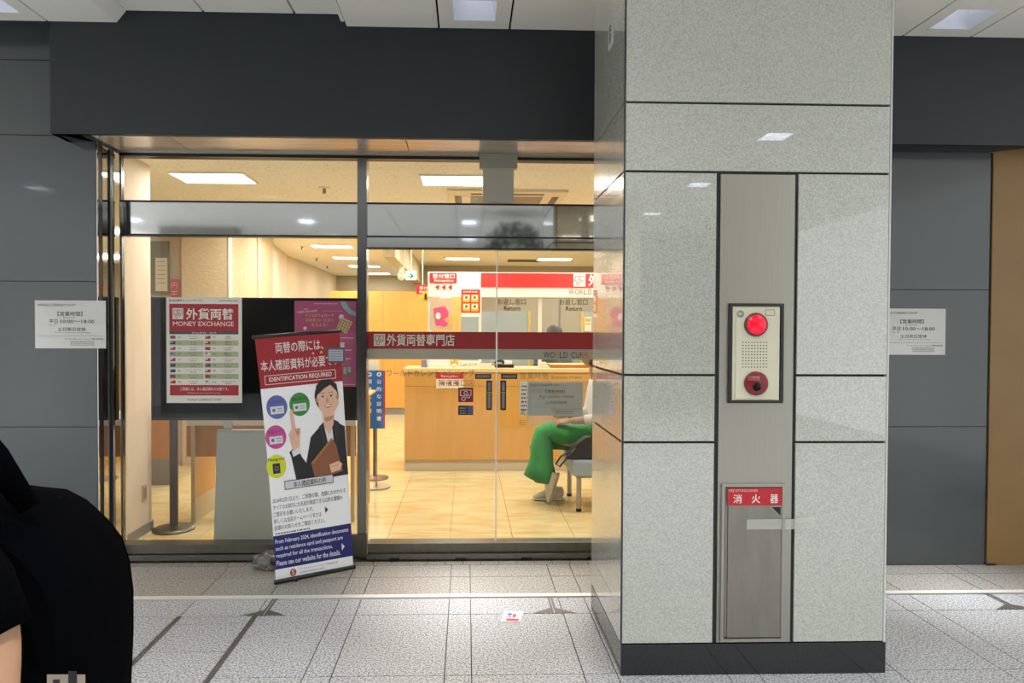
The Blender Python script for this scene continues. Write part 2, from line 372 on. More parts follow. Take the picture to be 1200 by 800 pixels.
# ------------------------------------------------------------------ shopfront
G = 4.50; ZB0, ZB1 = 2.108, 2.312; ZS = .100; XM0, XM1 = -.712, -.652; XD = .198; XR = 1.05
fr = group_root('window_frame', (0, G, 0))
box('head', (-2.235, G-.03, 2.606), (2.50, G+.05, 2.634), frame_d, fr); box('head_trim', (-2.235, G-.036, 2.625), (2.50, G-.03, 2.634), steel, fr)
for a, b in ((-2.235, XM0), (XM1, 1.05), (1.11, 2.50)):
    box('transom', (a, G-.02, ZB0), (b, G+.05, ZB1), mirror, fr)
    box('transom_edge', (a, G-.024, ZB1), (b, G+.05, ZB1+.012), frame_d, fr)
    box('transom_edge', (a, G-.024, ZB0-.012), (b, G+.05, ZB0), frame_d, fr)
box('mullion', (XM0, G-.04, 0), (XM1, G+.06, 2.606), frame_m, fr); box('mullion', (XR, G-.04, 0), (1.11, G+.06, 2.606), frame_m, fr)
box('mullion', (-2.238, G-.012, 0), (-2.229, G+.02, 2.606), frame_m, fr)
box('mullion_foot', (XM0-.07, G-.05, 0), (XM1+.005, G-.02, .16), steel_dark, fr)
def sill(a, b):
    box('sill', (a, G-.05, .045), (b, G+.06, ZS), steel_dark, fr); box('sill_base', (a, G-.08, .001), (b, G-.02, .04), frame_m, fr)
sill(-2.27, XM0-.07); sill(XM1+.01, 2.5)
k = -.5
while k < 2.4: box('sill_clip', (k, G-.085, 0), (k+.07, G-.078, .016), black, fr); k += .43
w1 = group_root('window_1', (-1.47, G, ZS)); box('pane', (-2.229, G, ZS), (XM0, G+.01, ZB0-.012), clear, w1)
w2 = group_root('window_2', (-1.47, G, ZB1)); box('pane', (-2.229, G, ZB1+.012), (XM0, G+.01, 2.606), clear, w2)
w3 = group_root('window_3', (.2, G, ZB1)); box('pane', (XM1, G, ZB1+.012), (XR, G+.01, 2.606), clear, w3)
w4 = group_root('window_4', (1.8, G, ZS)); box('pane', (1.11, G, ZS), (2.5, G+.01, ZB0-.012), clear, w4); box('pane', (1.11, G, ZB1+.012), (2.5, G+.01, 2.606), clear, w4)
box('rail', (XM1, G-.028, 2.03), (XR, G-.02, ZB0-.012), mirror, fr); box('rail_edge', (XM1, G-.03, 2.022), (XR, G+.03, 2.032), frame_d, fr)
# grey steel box hanger in the light above the doors
hg = thing('sensor_box', 'grey steel box hanging in the glass strip above the doors', 'steel box', (PX(584, 4.44), 4.44, 2.33))
box('cover', (PX(565, 4.44), 4.42, PZ(237, 4.44)), (PX(601, 4.44), 4.465, PZ(198, 4.44)), mat('grey sensor paint', '#a3a192', .4), hg, .002)
box('bracket', (PX(561, 4.44), 4.415, PZ(198, 4.44)), (PX(605, 4.44), 4.469, ZF-.003), mat('grey sensor paint dark', '#8e8c7e', .4), hg, .002)

# sliding glass doors
doorL = group_root('door_1', ((XM1+XD)/2, G, 0)); doorR = group_root('door_2', ((XR+XD)/2, G, 0))
box('pane', (XM1, G, ZS), (XD-.003, G+.01, 2.025), clear, doorL); box('pane', (XD+.003, G, ZS), (XR, G+.01, 2.025), clear, doorR)
edge = mat('polished glass edge', '#e8eee8', .3)
box('edge_strip', (XD-.006, G-.003, ZS), (XD-.001, G+.012, 2.025), edge, doorL); box('edge_strip', (XD+.001, G-.003, ZS), (XD+.004, G+.012, 2.025), edge, doorR)
zr0, zr1, zg = PZ(409, G), PZ(389, G), PZ(421, G)
for d, a, b in ((doorL, XM1, XD-.007), (doorR, XD+.005, XR)):
    box('red_band', (a, G-.004, zr0), (b, G-.0005, zr1), flat('#901c20'), d); box('grey_band', (a, G-.004, zg), (b, G-.0005, zr0), film_grey, d)
A = Art(wallmap(430, 380, 690, 500, G-.0045))
A.logo(438, 391.5, 451, 405.5, wine, '#cfc9bd', 1); A.text('外貨両替専門店', 453, 391.5, 532, 405.5, '#d8d2c6', 1, .012); A.build('lettering', doorL)
A = Art(wallmap(430, 380, 690, 500, G-.0045))
ws = [('W', '#2d2a28'), ('O', '#2d2a28'), ('R', '#a8801c'), ('L', '#2d2a28'), ('D', '#2d2a28'), (' ', ''), ('C', '#2d2a28'), ('U', '#2d2a28'), ('R', '#8a5a2c'), ('R', '#a8662e'), ('E', '#c28a3a'), ('N', '#2d2a28'), ('C', '#2d2a28'), ('Y', '#2d2a28'), (' ', ''), ('S', '#2d2a28'), ('H', '#b03030'), ('O', '#2d2a28'), ('P', '#2d2a28')]
x = 636.5
for c, k_ in ws:
    w_ = {'W': 7, ' ': 3, 'O': 5.2, 'I': 1.5, 'L': 4}.get(c, 4.6)
    if c != ' ': A.text(c, x, 411.8, x+w_, 419, k_, 1, .004)
    x += w_+.7
A.build('lettering', doorR)
ink = mat('grey glass lettering', '#6f6b5c', .5)
A = Art(wallmap(430, 380, 690, 500, G-.002))
A.text('ワールドカレンシーショップ', 453, 433, 555, 441.5, ink, 1); A.text('新宿西口店', 513, 444.5, 555, 452.5, ink, 1)
A.logo(536.5, 454, 554, 471, '#cdbdb5', '#7c1519', 1)
A.rect(536.5, 475, 554, 486, '#1d222c', 1); A.rect(547.5, 475.5, 553.5, 485.5, '#4a5a86', 2)
for q in range(3): A.greek(538.5, 477+q*3, 546, 479+q*3, '#9aa0a8', 2)
A.build('sticker', doorL)
A = Art(wallmap(430, 380, 690, 500, G-.002))
A.text('営業時間', 609, 436, 642, 444, ink, 1); A.text('Business Hours', 646, 439.5, 681, 443.5, ink, 1); A.text('開催', 693, 436, 712, 444, ink, 1)
A.text('定', 609, 478, 616, 486, ink, 1); A.text('日', 609, 492, 615, 498, ink, 1); A.build('lettering', doorR)
hm = mat('black handle plate', '#26262a', .35); hs = mat('handle inlay', '#8a8a88', .3, .8)
for d, s in ((doorL, 0), (doorR, 1)):
    f = lambda a, b: (a, b) if not s else (1163.5-b, 1163.5-a)
    a, b = f(557, 576)
    h = box('handle_plate', (PX(a, 4.48), G-.014, PZ(444, 4.48)), (PX(b, 4.48), G-.0006, PZ(438, 4.48)), hm, d, .002)
    box('inlay', (PX(a+1.5, 4.48), G-.016, PZ(442.5, 4.48)), (PX(b-1.5, 4.48), G-.014, PZ(439.5, 4.48)), hs, h)
    a, b = f(570, 577)
    h = box('handle', (PX(a, 4.48), G-.03, PZ(480.5, 4.48)), (PX(b, 4.48), G-.0006, PZ(445.5, 4.48)), hm, d, .008)
    box('inlay', (PX(a+1.8, 4.48), G-.032, PZ(458, 4.48)), (PX(b-1.8, 4.48), G-.03, PZ(447.5, 4.48)), hs, h)
    box('inlay', (PX(a+1.8, 4.48), G-.032, PZ(478, 4.48)), (PX(b-1.8, 4.48), G-.03, PZ(461, 4.48)), hs, h)
    box('inlay', (PX(a+1.2, 4.48), G-.032, PZ(460.4, 4.48)), (PX(b-1.2, 4.48), G-.03, PZ(458.8, 4.48)), flat('#9aa83a'), h)

# ------------------------------------------------------------------ stone pillar
PXL, PXR, PY0, PY1 = .672, 1.842, 2.92, 3.62
pl = group_root('pillar', ((PXL+PXR)/2, (PY0+PY1)/2, 0))
box('core', (PXL+.014, PY0+.014, 0), (PXR-.014, PY1-.014, 3.6), joint, pl)
zrow = [PZ(753.5, PY0, 880), PZ(518, PY0, 880), PZ(439.5, PY0, 880), PZ(202, PY0, 880), PZ(121.5, PY0, 880), 3.6]
g = .005; XC0, XC1 = PX(838, PY0), PX(934, PY0)
for i, (a, b) in enumerate(zip(zrow, zrow[1:])):
    a2, b2 = a+g, b-g
    for x0, x1 in (((PXL+.004, XC0), (XC1, PXR-.012)) if i < 3 else ((PXL+.004, PXR-.012),)):
        box('stone_panel', (x0, PY0, a2), (x1, PY0+.024, b2), stone, pl, .001)
    box('stone_panel', (PXL, PY0+.012, a2), (PXL+.024, PY1, b2), stone, pl, .001)
    box('stone_panel', (PXR-.024, PY0+.012, a2), (PXR, PY1, b2), stone, pl, .001)
    box('stone_panel', (PXL+.03, PY1-.024, a2), (PXR-.03, PY1, b2), stone, pl, .001)
box('corner_trim', (PXR-.010, PY0-.001, zrow[0]), (PXR-.003, PY0+.01, 3.6), mat('pale corner bead', '#c9cdc9', .3), pl)
box('corner_trim', (PXL-.001, PY0-.001, zrow[0]), (PXL+.006, PY0+.01, 3.6), mat('corner bead', '#33363d', .4), pl)
bs = box('base', (PXL, PY0-.002, 0), (PXR, PY1+.002, zrow[0]), black_stone, pl, .002)
# steel service panel, recessed between the slabs
XP0, XP1 = PX(843, PY0), PX(930, PY0)
box('joint_strip', (XC0, PY0+.008, zrow[0]), (XC1, PY0+.03, zrow[3]), mat('black sealant', '#17181a', .5), pl)
box('steel_panel', (XP0, PY0+.002, zrow[0]+.004), (XP1, PY0+.01, zrow[3]-.008), steel, pl, .001)
# call point
Y = PY0+.002
al = thing('fire_alarm_unit', 'cream fire alarm panel with a lit red lamp on the steel pillar strip', 'fire alarm', (PX(885, Y), Y, PZ(472, Y)))
def pb(name, x0, y0, x1, y1, ya, yb_, m, parent, bev=0): return box(name, (PX(x0, Y, (y0+y1)/2), ya, PZ(y1, Y, (x0+x1)/2)), (PX(x1, Y, (y0+y1)/2), yb_, PZ(y0, Y, (x0+x1)/2)), m, parent, bev)
fr_ = mat('dark gunmetal frame', '#3a3b38', .4, .6)
mb = MB()
def fbox(mb, x0, y0, x1, y1, t, ya, yb_):
    for a in ((x0, y0, x1, y0+t), (x0, y1-t, x1, y1), (x0, y0+t, x0+t, y1-t), (x1-t, y0+t, x1, y1-t)):
        mb.box((PX(a[0], Y), ya, PZ(a[3], Y, 885)), (PX(a[2], Y), yb_, PZ(a[1], Y, 885)))
fbox(mb, 853.5, 355.5, 917, 472, 3.6, Y-.012, Y); mb.build('frame', fr_, al, .001)
cream_m = mat('cream enamel', '#d3cfb6', .35)
pb('face_plate', 857, 359, 912.5, 469.5, Y-.009, Y, cream_m, al, .003)
pb('inner_plate', 861, 362, 908, 467, Y-.013, Y-.009, cream_m, al, .002)
c = P(884.3, 380.3, Y); ya = Y-.013
MB().tube([(c.x, ya, c.z), (c.x, ya-.012, c.z)], [.052, .048], n=32).build('lamp_ring', mat('brown lamp ring', '#6b3a30', .35), al)
MB().ball((c.x, ya-.010, c.z), (.041, .016, .041), nu=28, nv=14).build('lamp_lens', mat('lit red lens', (1, .0, .015), .25, emit=1.3), al)
c2 = P(884, 448.7, Y)
MB().tube([(c2.x, ya, c2.z), (c2.x, ya-.01, c2.z), (c2.x, ya-.012, c2.z)], [.051, .051, .046], n=32).build('call_button', mat('dark red button', '#7a1620', .3), al)
MB().tube([(c2.x, ya-.0122, c2.z-.014), (c2.x, ya-.0142, c2.z-.014)], [.018, .018], n=20).build('button_window', black_gloss, al)
A = Art(wallmap(853, 355, 917, 472, ya, .0007)); 
for iy in range(9):
    for ix in range(9): A.disc(870.5+ix*3.45, 401+iy*3.6, .8, '#2a281e', 1, n=8)
A.disc(867.2, 367.8, 4.4, '#8c8c86', 1); A.greek(865, 366, 869.5, 369.5, '#c9c9c0', 2); A.frame(896.5, 362.5, 907.5, 369.5, .5, '#4c4a42', 1)
A.build('speaker_grille', al)
A = Art(wallmap(853, 355, 917, 472, ya-.0125, .0006)); A.text('火災報知機', 877.5, 440.5, 890.5, 443.5, '#d8b8b8', 1); A.rect(877, 444.6, 891, 445.1, '#c89a9a', 1)
A.build('button_lettering', al)
# extinguisher cabinet
ex = thing('fire_extinguisher_cabinet', 'steel fire extinguisher door with red label at the foot of the pillar', 'fire extinguisher cabinet', (PX(884, Y), Y, PZ(751, Y)))
mb = MB(); fbox(mb, 846.7, 566, 921, 750.5, 3.6, Y-.012, Y); mb.build('frame', steel, ex, .001)
mb = MB(); fbox(mb, 850.5, 569.5, 917.5, 747, 1.2, Y-.006, Y); mb.build('door_gap', black, ex)
pb('door', 852, 571, 916, 745.5, Y-.008, Y, mat('worn brushed steel', '#98938a', .38, .9, noise=.12, nscale=7, stretch=(3, 3, .8)), ex, .001)
A = Art(wallmap(846, 566, 921, 751, Y-.0085, .0005))
A.rect(852, 571.5, 915.5, 592, '#b3202a', 1); A.text('FIRE EXTINGUISHER', 853, 573, 887, 576, '#e2b8b4', 2); A.text('消', 858.5, 579, 868.5, 589.3, '#ece4e0', 2, .006); A.text('火', 880, 579, 890, 589.3, '#ece4e0', 2, .006); A.text('器', 901.5, 579, 911, 589.3, '#ece4e0', 2, .006)
A.build('label_plate', ex)
A = Art(wallmap(846, 566, 921, 751, Y-.0085, .0005)); A.poly([(901, 592.8), (915, 592.8), (915, 607)], '#9a968c', 1); A.poly([(903.5, 593.8), (914, 593.8), (914, 604.5)], '#050505', 2); A.build('finger_pull', ex)
tp = MB(); f = wallmap(840, 560, 960, 640, Y-.0095)
tp.box(f(875, 608, 0), (f(930, 620, 0)[0], Y-.0105, f(930, 620, 0)[2])); tp.add([f(930, 608, 0), f(930, 620, 0), f(953, 617, 20), f(953.5, 604.5, 20)], [(0, 1, 2, 3)])
tape = tp.build('tape', glass('cloudy tape', base=.06, milky=.35, milk='#d5d5cc')); tag(tape, 'strip of clear tape stuck across the extinguisher door edge', 'tape')
# small raised number plate high on the left face
A = MB(); A.box((PXL-.004, 3.17, 2.83), (PXL, 3.26, 2.95)); sg = A.build('number_plate', mat('pale plate', '#b9bbb8', .4)); tag(sg, 'small pale plate numbered 88 high on the left side of the pillar', 'plate')
A = Art(lambda u, v, l: (PXL-.0045, 3.255-u*.08, 2.94-v*.1)); A.text('8', .2, .1, .8, .5, '#3a3c40', 0, .01); A.text('8', .2, .52, .8, .92, '#3a3c40', 0, .01); A.build('numeral', sg)

# ------------------------------------------------------------------ opening-hour notices
def notice(x0, y0, x1, y1, Y, paper='#cdccc8', label='', small=True, ink_='#2b2b2b'):
    A = sheet(x0, y0, x1, y1, Y, paper, .0015); W = x1-x0; Hh = y1-y0
    X = lambda a: x0+a*W; V = lambda b: y0+b*Hh
    def T(s, a, b, c, d, k_=ink_, bold=0): A.text(s, X(a), V(b), X(c), V(d), k_, 1, bold)
    T('WORLD CURRENCY SHOP', .04, .07, .57, .12); T('【営業時間】', .32, .23, .67, .325, bold=.008); T('Business Hours', .4, .34, .58, .365)
    T('平日', .2, .395, .32, .48, bold=.008); T('10:00〜18:00', .36, .40, .84, .475, bold=.008); T('Mon - Fri', .2, .5, .3, .525); T('土日祝日定休', .32, .56, .72, .64, bold=.008)
    T('Closed on weekends & national holidays', .28, .66, .78, .685); A.rect(X(.04), V(.735), X(.96), V(.742), '#8a8a8a', 1)
    T('ワールドカレンシーショップ新宿西口店', .42, .785, .96, .82, bold=.01)
    for a_, b_ in ((.845, .87), (.885, .905), (.92, .94)): A.greek(X(.5), V(a_), X(.84), V(b_), '#5a5a58', 1)
    return A
o = notice(41, 352, 124, 408, 4.268).build('notice_sheet'); tag(o, 'white opening hours notice on the grey wall left of the shopfront', 'notice')
o = notice(1030, 361.5, 1108, 415.5, 4.268).build('notice_sheet'); tag(o, 'white opening hours notice right of the pillar, partly hidden by it', 'notice')
pk = thing('notice_sheet', 'greyish opening hours notice in a clear pocket on the right glass door', 'notice', (PX(654, G), G-.01, PZ(497, G)))
notice(618.5, 447.5, 683, 487, G-.006, '#c2c2b6', ink_='#0c0c0a').build('paper', pk)
box('pocket', (PX(617.5, G), G-.012, PZ(498, G)), (PX(709, G), G-.0085, PZ(446, G)), glass('pocket film', base=.04, milky=.16, milk='#b4b6aa'), pk)
A = sheet(609, 447, 622, 486, G+.02, '#e9e7da', .001)
for q in range(7): A.greek(611, 451+q*4.6, 617.5, 453.6+q*4.6, '#3b3b36', 1)
tag(A.build('paper_slip'), 'narrow white paper inside the door, left edge of the pocket notice', 'notice')

# ------------------------------------------------------------------ money exchange poster on the left window
A = sheet(195, 348.5, 283.5, 472, G-.004, '#dddacf', .0012)
A.text('株式会社東京クレジットサービス', 198, 350.5, 237, 353.5, '#22221f', 1, .01); A.greek(257, 351.5, 279, 353, '#66655f', 1)
A.rect(198.5, 356, 279.5, 388, '#a0242c', 1); A.rect(198.5, 388, 279.5, 391.5, '#4c4b49', 1)
A.logo(202.5, 361, 215, 374, '#a0242c', '#d9d4cc', 2); A.text('外貨両替', 218, 361, 274, 374.5, '#e0dbd3', 2, .02); A.text('MONEY EXCHANGE', 203, 376.5, 274, 382, '#e0dbd3', 2, .006)
A.text('取扱通貨一覧表', 225, 388.7, 254, 391, '#c8c6c0', 2)
L = [('USD', 'アメリカドル', '#9a4a50', '#3a4470'), ('EUR', 'ユーロ', '#2a3d7a', '#c9b040'), ('CAD', 'カナダドル', '#b03038', '#e0dcd4'), ('GBP', 'イギリスポンド', '#8a8aa0', '#a03038'), ('CHF', 'スイスフラン', '#a8242c', '#e0dcd4'), ('AUD', 'オーストラリアドル', '#2a3a72', '#a03a44'), ('NZD', 'ニュージーランドドル', '#2a3a72', '#a03a44'), ('PHP', 'フィリピンペソ', '#a03038', '#34447c'), ('VND', 'ベトナムドン', '#a8242c', '#d0b040')]
Rr = [('CNY', '中国元', '#a8242c', '#d0b040'), ('HKD', '香港ドル', '#a8242c', '#e0dcd4'), ('TWD', 'ニュー台湾ドル', '#a8303c', '#34447c'), ('KRW', '韓国ウォン', '#d8d5cd', '#504860'), ('SGD', 'シンガポールドル', '#b03440', '#d8d5cd'), ('THB', 'タイバーツ', '#40406c', '#b06068'), ('IDR', 'インドネシアルピア', '#b03440', '#d8d5cd'), ('MYR', 'マレーシアリンギット', '#9a4a50', '#3a4470'), ('ILS', 'イスラエルシェケル', '#d0cec8', '#3a4c80')]
for rows, ux in ((L, 199.5), (Rr, 240.5)):
    for q, (c, n, k1, k2) in enumerate(rows):
        v = 392.6+q*6.55
        if q % 2: A.rect(ux-.8, v-.6, ux+39, v+5.4, '#aab08a', 1)
        A.rect(ux, v+.6, ux+6.2, v+4.2, k1, 2); A.rect(ux+.3, v+.8, ux+2.9, v+2.4, k2, 3)
        A.text(c, ux+8.5, v+1.3, ux+12.5, v+3.4, '#4a4a44', 2); n_ = len(n)*1.85
        A.text(n, ux+27-n_/2, v+.5, ux+27+n_/2, v+2.7, '#35352f', 2); A.greek(ux+23, v+3.4, ux+31, v+4.5, '#6a6a60', 2)
A.rect(199, 451, 279.5, 463.2, '#a0242c', 1); A.text('ご両替には、本人確認資料が必要です。', 211, 453.6, 268, 457.6, '#dcd6ce', 2, .008); A.text('Identification documents required for exchange', 219.5, 459.3, 258, 461.3, '#d2c6c0', 2)
A.text('WORLD CURRENCY SHOP', 219, 466.8, 259, 469.4, '#4a4944', 1)
tag(A.build('money_exchange_poster'), 'tall white and red money exchange poster on the left shop window', 'poster')

# pink poster inside the left window
A = sheet(345, 352.5, 417.5, 453, G+.03, '#a84a78', .001)
A.ring(419, 352, 24, 6, '#7da09a', 1); A.rect(417.6, 340, 445, 380, '#a84a78', 0)
A.mb = MB(); f = wallmap(345, 352.5, 417.5, 453, G+.03); A.fn = f
A.mb.box((f(345, 0, 0)[0], G+.03, f(0, 453, 0)[2]), (f(417.5, 0, 0)[0], G+.031, f(0, 352.5, 0)[2]), flat('#a2486f'))
pts = [(400, 352.6), (406, 352.6)] + [(406+11*math.sin(t*.26), 352.6+15*(1-math.cos(t*.26))*.9+0) for t in range(1, 7)]
A.poly([(398.5, 352.8), (405, 352.8), (408, 359), (412, 363), (417.3, 365.5), (417.3, 370.5), (409, 367.5), (402, 361)], '#7ba09a', 1)
A.greek(368, 355, 396, 356.4, '#d8a8bc', 1); A.rect(378, 364, 401, 364.4, '#d09ab0', 1)
A.text('お店にて', 356, 361, 362, 363, '#e8d8dc', 1); A.text('外貨両替をご利用のお客様限定', 348, 363.6, 372, 366.2, '#e8d8dc', 1, shear=-2)
A.text('インスタフォローで', 357, 367.5, 391, 371.5, '#d8b04a', 1, .012); A.text('ひのきコースター', 358, 373, 391, 377, '#d8b04a', 1, .012); A.text('もらえる！', 365, 378.5, 384, 382.5, '#d8b04a', 1, .012)
A.disc(357.5, 384.5, 2, '#e2c8d2', 1); A.disc(400, 371, 3, '#d8c8cc', 1)
A.poly([(400, 371.5), (413.5, 377), (406, 391), (394.5, 383.5)], '#cbb583', 2)
for q in range(4): 
    A.poly([(400.5+q*3.2, 373+q*1.3), (401.1+q*3.2, 373.3+q*1.3), (396.5+q*3, 383.2+q*1.9), (395.9+q*3, 382.9+q*1.9)], '#6c5a38', 3)
    A.poly([(399.7-q*1.4, 374+q*2.8), (412.6-q*1.8, 379.2+q*3), (412.3-q*1.8, 379.8+q*3), (399.4-q*1.4, 374.6+q*2.8)], '#6c5a38', 3)
A.greek(399, 395, 415, 396.4, '#e2c0cc', 1)
A.rect(398, 401, 403.5, 409, '#c9c4c0', 1); A.greek(405, 409, 412, 411, '#e2c0cc', 1); A.greek(405, 419, 411, 421, '#e2c0cc', 1)
A.rect(401, 428, 412, 441, '#6e5c50', 1); A.rect(402.5, 430, 406, 438, '#a79c90', 2); A.rect(407.5, 429.5, 411, 436, '#a79c90', 2); A.rect(401, 450, 416, 450.5, '#e2c0cc', 1)
tag(A.build('coaster_campaign_poster'), 'pink coaster campaign poster inside the left window behind the roll-up banner', 'poster')

# ------------------------------------------------------------------ roll-up banner
BL, BR = PF(323.5, 681.5, .012), PF(414, 664, .03)
TL = P(298.5, 395, BL.y-.02); TR = P(397.5, 387.5, BR.y-.02)
nrm = (BR-BL).cross(TL-BL).normalized();  nrm = nrm if nrm.y < 0 else -nrm
def ban(u, v, l):
    """u 0..100 across, v 0..290 down"""
    s, t = u/100, v/290
    top = TL.lerp(TR, s); bot = BL.lerp(BR, s); p = top.lerp(bot, t)
    bow = .018*math.sin(math.pi*t) - .02*max(0, (t-.8)/.2)**2*(1-s)
    return p + nrm*(bow*.6 + .0006*l) + (BL-BR).normalized()*(-.012*math.sin(math.pi*t)*(1-s)*.8)
bn = thing('roll_up_banner', 'roll-up banner with smiling woman and red identification heading, before the left window', 'banner', tuple(BL.lerp(BR, .5)-Vector((0, -.05, .015))))
A = Art(ban)
A.rect(0, 0, 100, 290, '#f6f6f8', 0, 6, 29)
rd = '#9b1b24'
A.rect(0, 0, 100, 61, rd, 1, 4, 8); A.text('両替の際には、', 22, 8, 79, 21, '#e4dcda', 2, .008); A.text('本人確認資料が必要です', 3, 28, 97, 41, '#e4dcda', 2, .008)
A.disc(66, 24.5, 1.6, '#e88a70', 2); A.disc(76, 24, 1.6, '#e8b040', 2)
A.frame(6, 46, 92, 57, .7, '#e4dcda', 2); A.text('IDENTIFICATION REQUIRED', 11, 48.5, 87, 54.5, '#ece6e4', 2, .012)
for cu, cv, k1, s in ((17, 84, '#5a68a8', 'マイナンバーカード'), (44.5, 83.5, '#3a8a34', '運転免許証'), (12.5, 119, '#c44890', '在留カード')):
    A.disc(cu, cv, 12.5, k1, 2, 14); A.text(s, cu-9.5, cv-8.5, cu+9.5, cv-4.5, '#26264a', 3); A.rect(cu-8, cv-1, cu+8, cv+8, '#dcdce0', 3); A.disc(cu-4, cv+3.4, 2, '#6a6a80', 4); A.rect(cu, cv+1.5, cu+6, cv+2.5, '#8a8a98', 4); A.rect(cu, cv+4.5, cu+6, cv+5.3, '#8a8a98', 4)
A.disc(10, 153.5, 12, '#d2d820', 2, 14); A.text('Passport', 0.5, 143, 21, 148, '#202020', 3, .01); A.rect(5.5, 150, 14.5, 162, '#1e2450', 3); A.ring(10, 156, 2.5, .7, '#9a8a4a', 4)
# the woman
sk = '#e6b89c'; jk = '#1f1c20'; hr = '#241a1a'; sk2 = '#c08a70'
A.poly([(33, 172), (29, 145), (27, 139), (36, 132), (42, 146), (47, 154), (55, 124), (66, 114), (76, 110), (88, 109), (99, 116), (100, 175), (60, 176), (48, 177)], jk, 2)
A.poly([(68, 112), (80, 109), (83, 118), (84, 140), (78, 166), (72, 140)], '#e6e4e8', 3)
A.poly([(72, 96), (87, 96), (85, 111), (79, 124), (72, 112)], sk, 4); A.poly([(73, 103), (86, 101), (84, 106), (76, 108)], sk2, 5)
A.poly([(72, 108), (66, 113), (74, 152), (80, 168), (77, 140)], '#2c282e', 5); A.poly([(85, 106), (92, 110), (88, 150), (80, 168), (86, 135)], '#2c282e', 5)
A.disc(78.5, 77, 15, hr, 5, 19); A.poly([(66, 72), (92, 72), (93, 88), (88, 96), (84, 99), (78, 101), (73, 98), (68, 91)], sk, 6)
A.disc(79, 76, 12.8, sk, 6, 15); A.poly([(65, 78), (66, 64), (73, 57), (84, 57), (92, 64), (93.5, 78), (91, 72), (84, 64), (76, 68), (68, 74)], hr, 7)
A.disc(66.3, 81, 1.8, sk2, 6, 3.2); A.disc(92, 80, 1.6, sk2, 6, 3)
for ex_ in (73.5, 84): A.disc(ex_, 77.7, 2.2, '#efe6e0', 8, 1.0); A.disc(ex_, 77.6, 1.2, '#1c1414', 9, 1.05); A.rect(ex_-2.4, 76.2, ex_+2.4, 76.8, '#2a1c18', 9); A.rect(ex_-2.8, 72.6, ex_+2.8, 73.2, '#4a342c', 8)
A.poly([(78.2, 78), (79.6, 78), (81, 85), (77, 85)], '#cb9478', 8); A.poly([(74.3, 87.6), (84, 87.2), (82, 90.6), (79.2, 91.4), (76.5, 90.8)], '#a84a4a', 8); A.poly([(75.4, 88), (83, 87.8), (81.3, 89.7), (77, 89.9)], '#f4eeea', 9)
# pointing hand: palm, raised finger, folded fingers, thumb
A.poly([(32, 140), (29.5, 127), (28, 118), (31, 113), (40, 112), (42, 118), (41, 128), (40, 138)], sk, 4)
A.poly([(32.5, 116), (31.5, 92), (32.2, 89), (34, 88), (35.5, 91), (37.5, 114)], sk, 5)
for q in range(3): A.poly([(36+q*1.7, 112+q*3), (42-q*.3, 111.5+q*3), (43-q*.5, 114+q*3), (36+q*.6, 116+q*3)], sk2 if q % 2 else '#cf9c80', 6)
A.poly([(29, 122), (35, 116), (38, 119), (32, 127)], '#e2b498', 7)
A.poly([(30, 138), (40, 134), (41.5, 141), (31.5, 145)], '#e6e4e8', 5)
A.poly([(53, 155), (81, 128), (86, 136), (93, 170), (57, 176)], '#8a5636', 6); A.poly([(53, 155), (81, 128), (82, 130), (55.5, 156.5)], '#a87048', 7)
A.poly([(76, 160), (88, 157), (93, 161), (90, 168), (78, 170)], sk, 7); A.poly([(76, 163), (88, 160.5), (88, 161.2), (76, 163.7)], sk2, 8)
A.rect(18, 172, 80, 182.5, '#23303a', 8); A.rect(18.8, 172.8, 79.2, 181.7, '#d4d4d8', 9); A.text('本人確認資料の例', 29, 174, 70, 181, '#3a2c30', 10, .008)
bt = ['2024年2月1日より、ご両替の際、金額にかかわらず、', 'すべてのお取引にお名前が確認できる公的な書類の', 'ご提示をお願いいたします。', '詳しくは当店ホームページまたは', '店頭のお知らせをご確認ください。']
for q, (s, u1) in enumerate(zip(bt, (97, 90, 52, 62, 66))): A.text(s, 2, 191+q*8.1, u1, 196.8+q*8.1, '#4a4850', 2, .004)
A.greek(3, 232, 47, 234.6, '#6a6870', 2); A.poly([(67, 210), (71, 214), (67, 218)], '#202024', 2); 
A.rect(0, 235.5, 100, 276, '#1e1f66', 1, 4, 6)
for q, (s, u1) in enumerate(zip(('From February 2024, identification documents', 'such as residence card and passport are', 'required for all the transactions.', 'Please see our website for the details.'), (96, 88, 74, 84))): A.text(s, 2, 240+q*8.5, u1, 246.5+q*8.5, '#dcdcec', 2, .014)
A.poly([(86, 258), (90, 262.5), (86, 267)], '#e4e4f0', 2)
A.disc(22, 283, 4, '#a83a40', 2, 4.6); A.text('$', 20, 279.5, 24, 286.5, '#e4c8c8', 3); A.text('ワールドカレンシーショップ新宿西口店', 30, 279, 80, 281.6, '#77757c', 2); A.text('WORLD CURRENCY SHOP', 30, 283.5, 62, 285.6, '#77757c', 2)
A.build('printed_sheet', bn)
d = (TR-TL).normalized()
MB().tube([TL-d*.015-nrm*.004, TR+d*.015-nrm*.004], .011, n=12).build('top_bar', black, bn)
MB().tube([BL-d*.012+nrm*.004, BR+d*.012+nrm*.004], .013, n=12).build('bottom_bar', black, bn)
bk = -nrm; mid = BL.lerp(BR, .5)
MB().box((-.01, -.01, 0), (.01, .01, .01)) 
MB().tube([Vector((mid.x+bk.x*.09, mid.y+bk.y*.09, .02)), TL.lerp(TR, .5)-nrm*.012], .009, n=10).build('pole', steel_dark, bn)
MB().tube([Vector((BL.x+.12+bk.x*.02, BL.y+.03, .014)), Vector((BL.x+.12+bk.x*.2, BL.y+.2, .014))], .011, n=10).build('foot', black, bn)
MB().tube([Vector((BR.x-.07, BR.y+.01, .014)), Vector((BR.x-.07+bk.x*.15, BR.y+.1, .014))], .011, n=10).build('foot', black, bn)
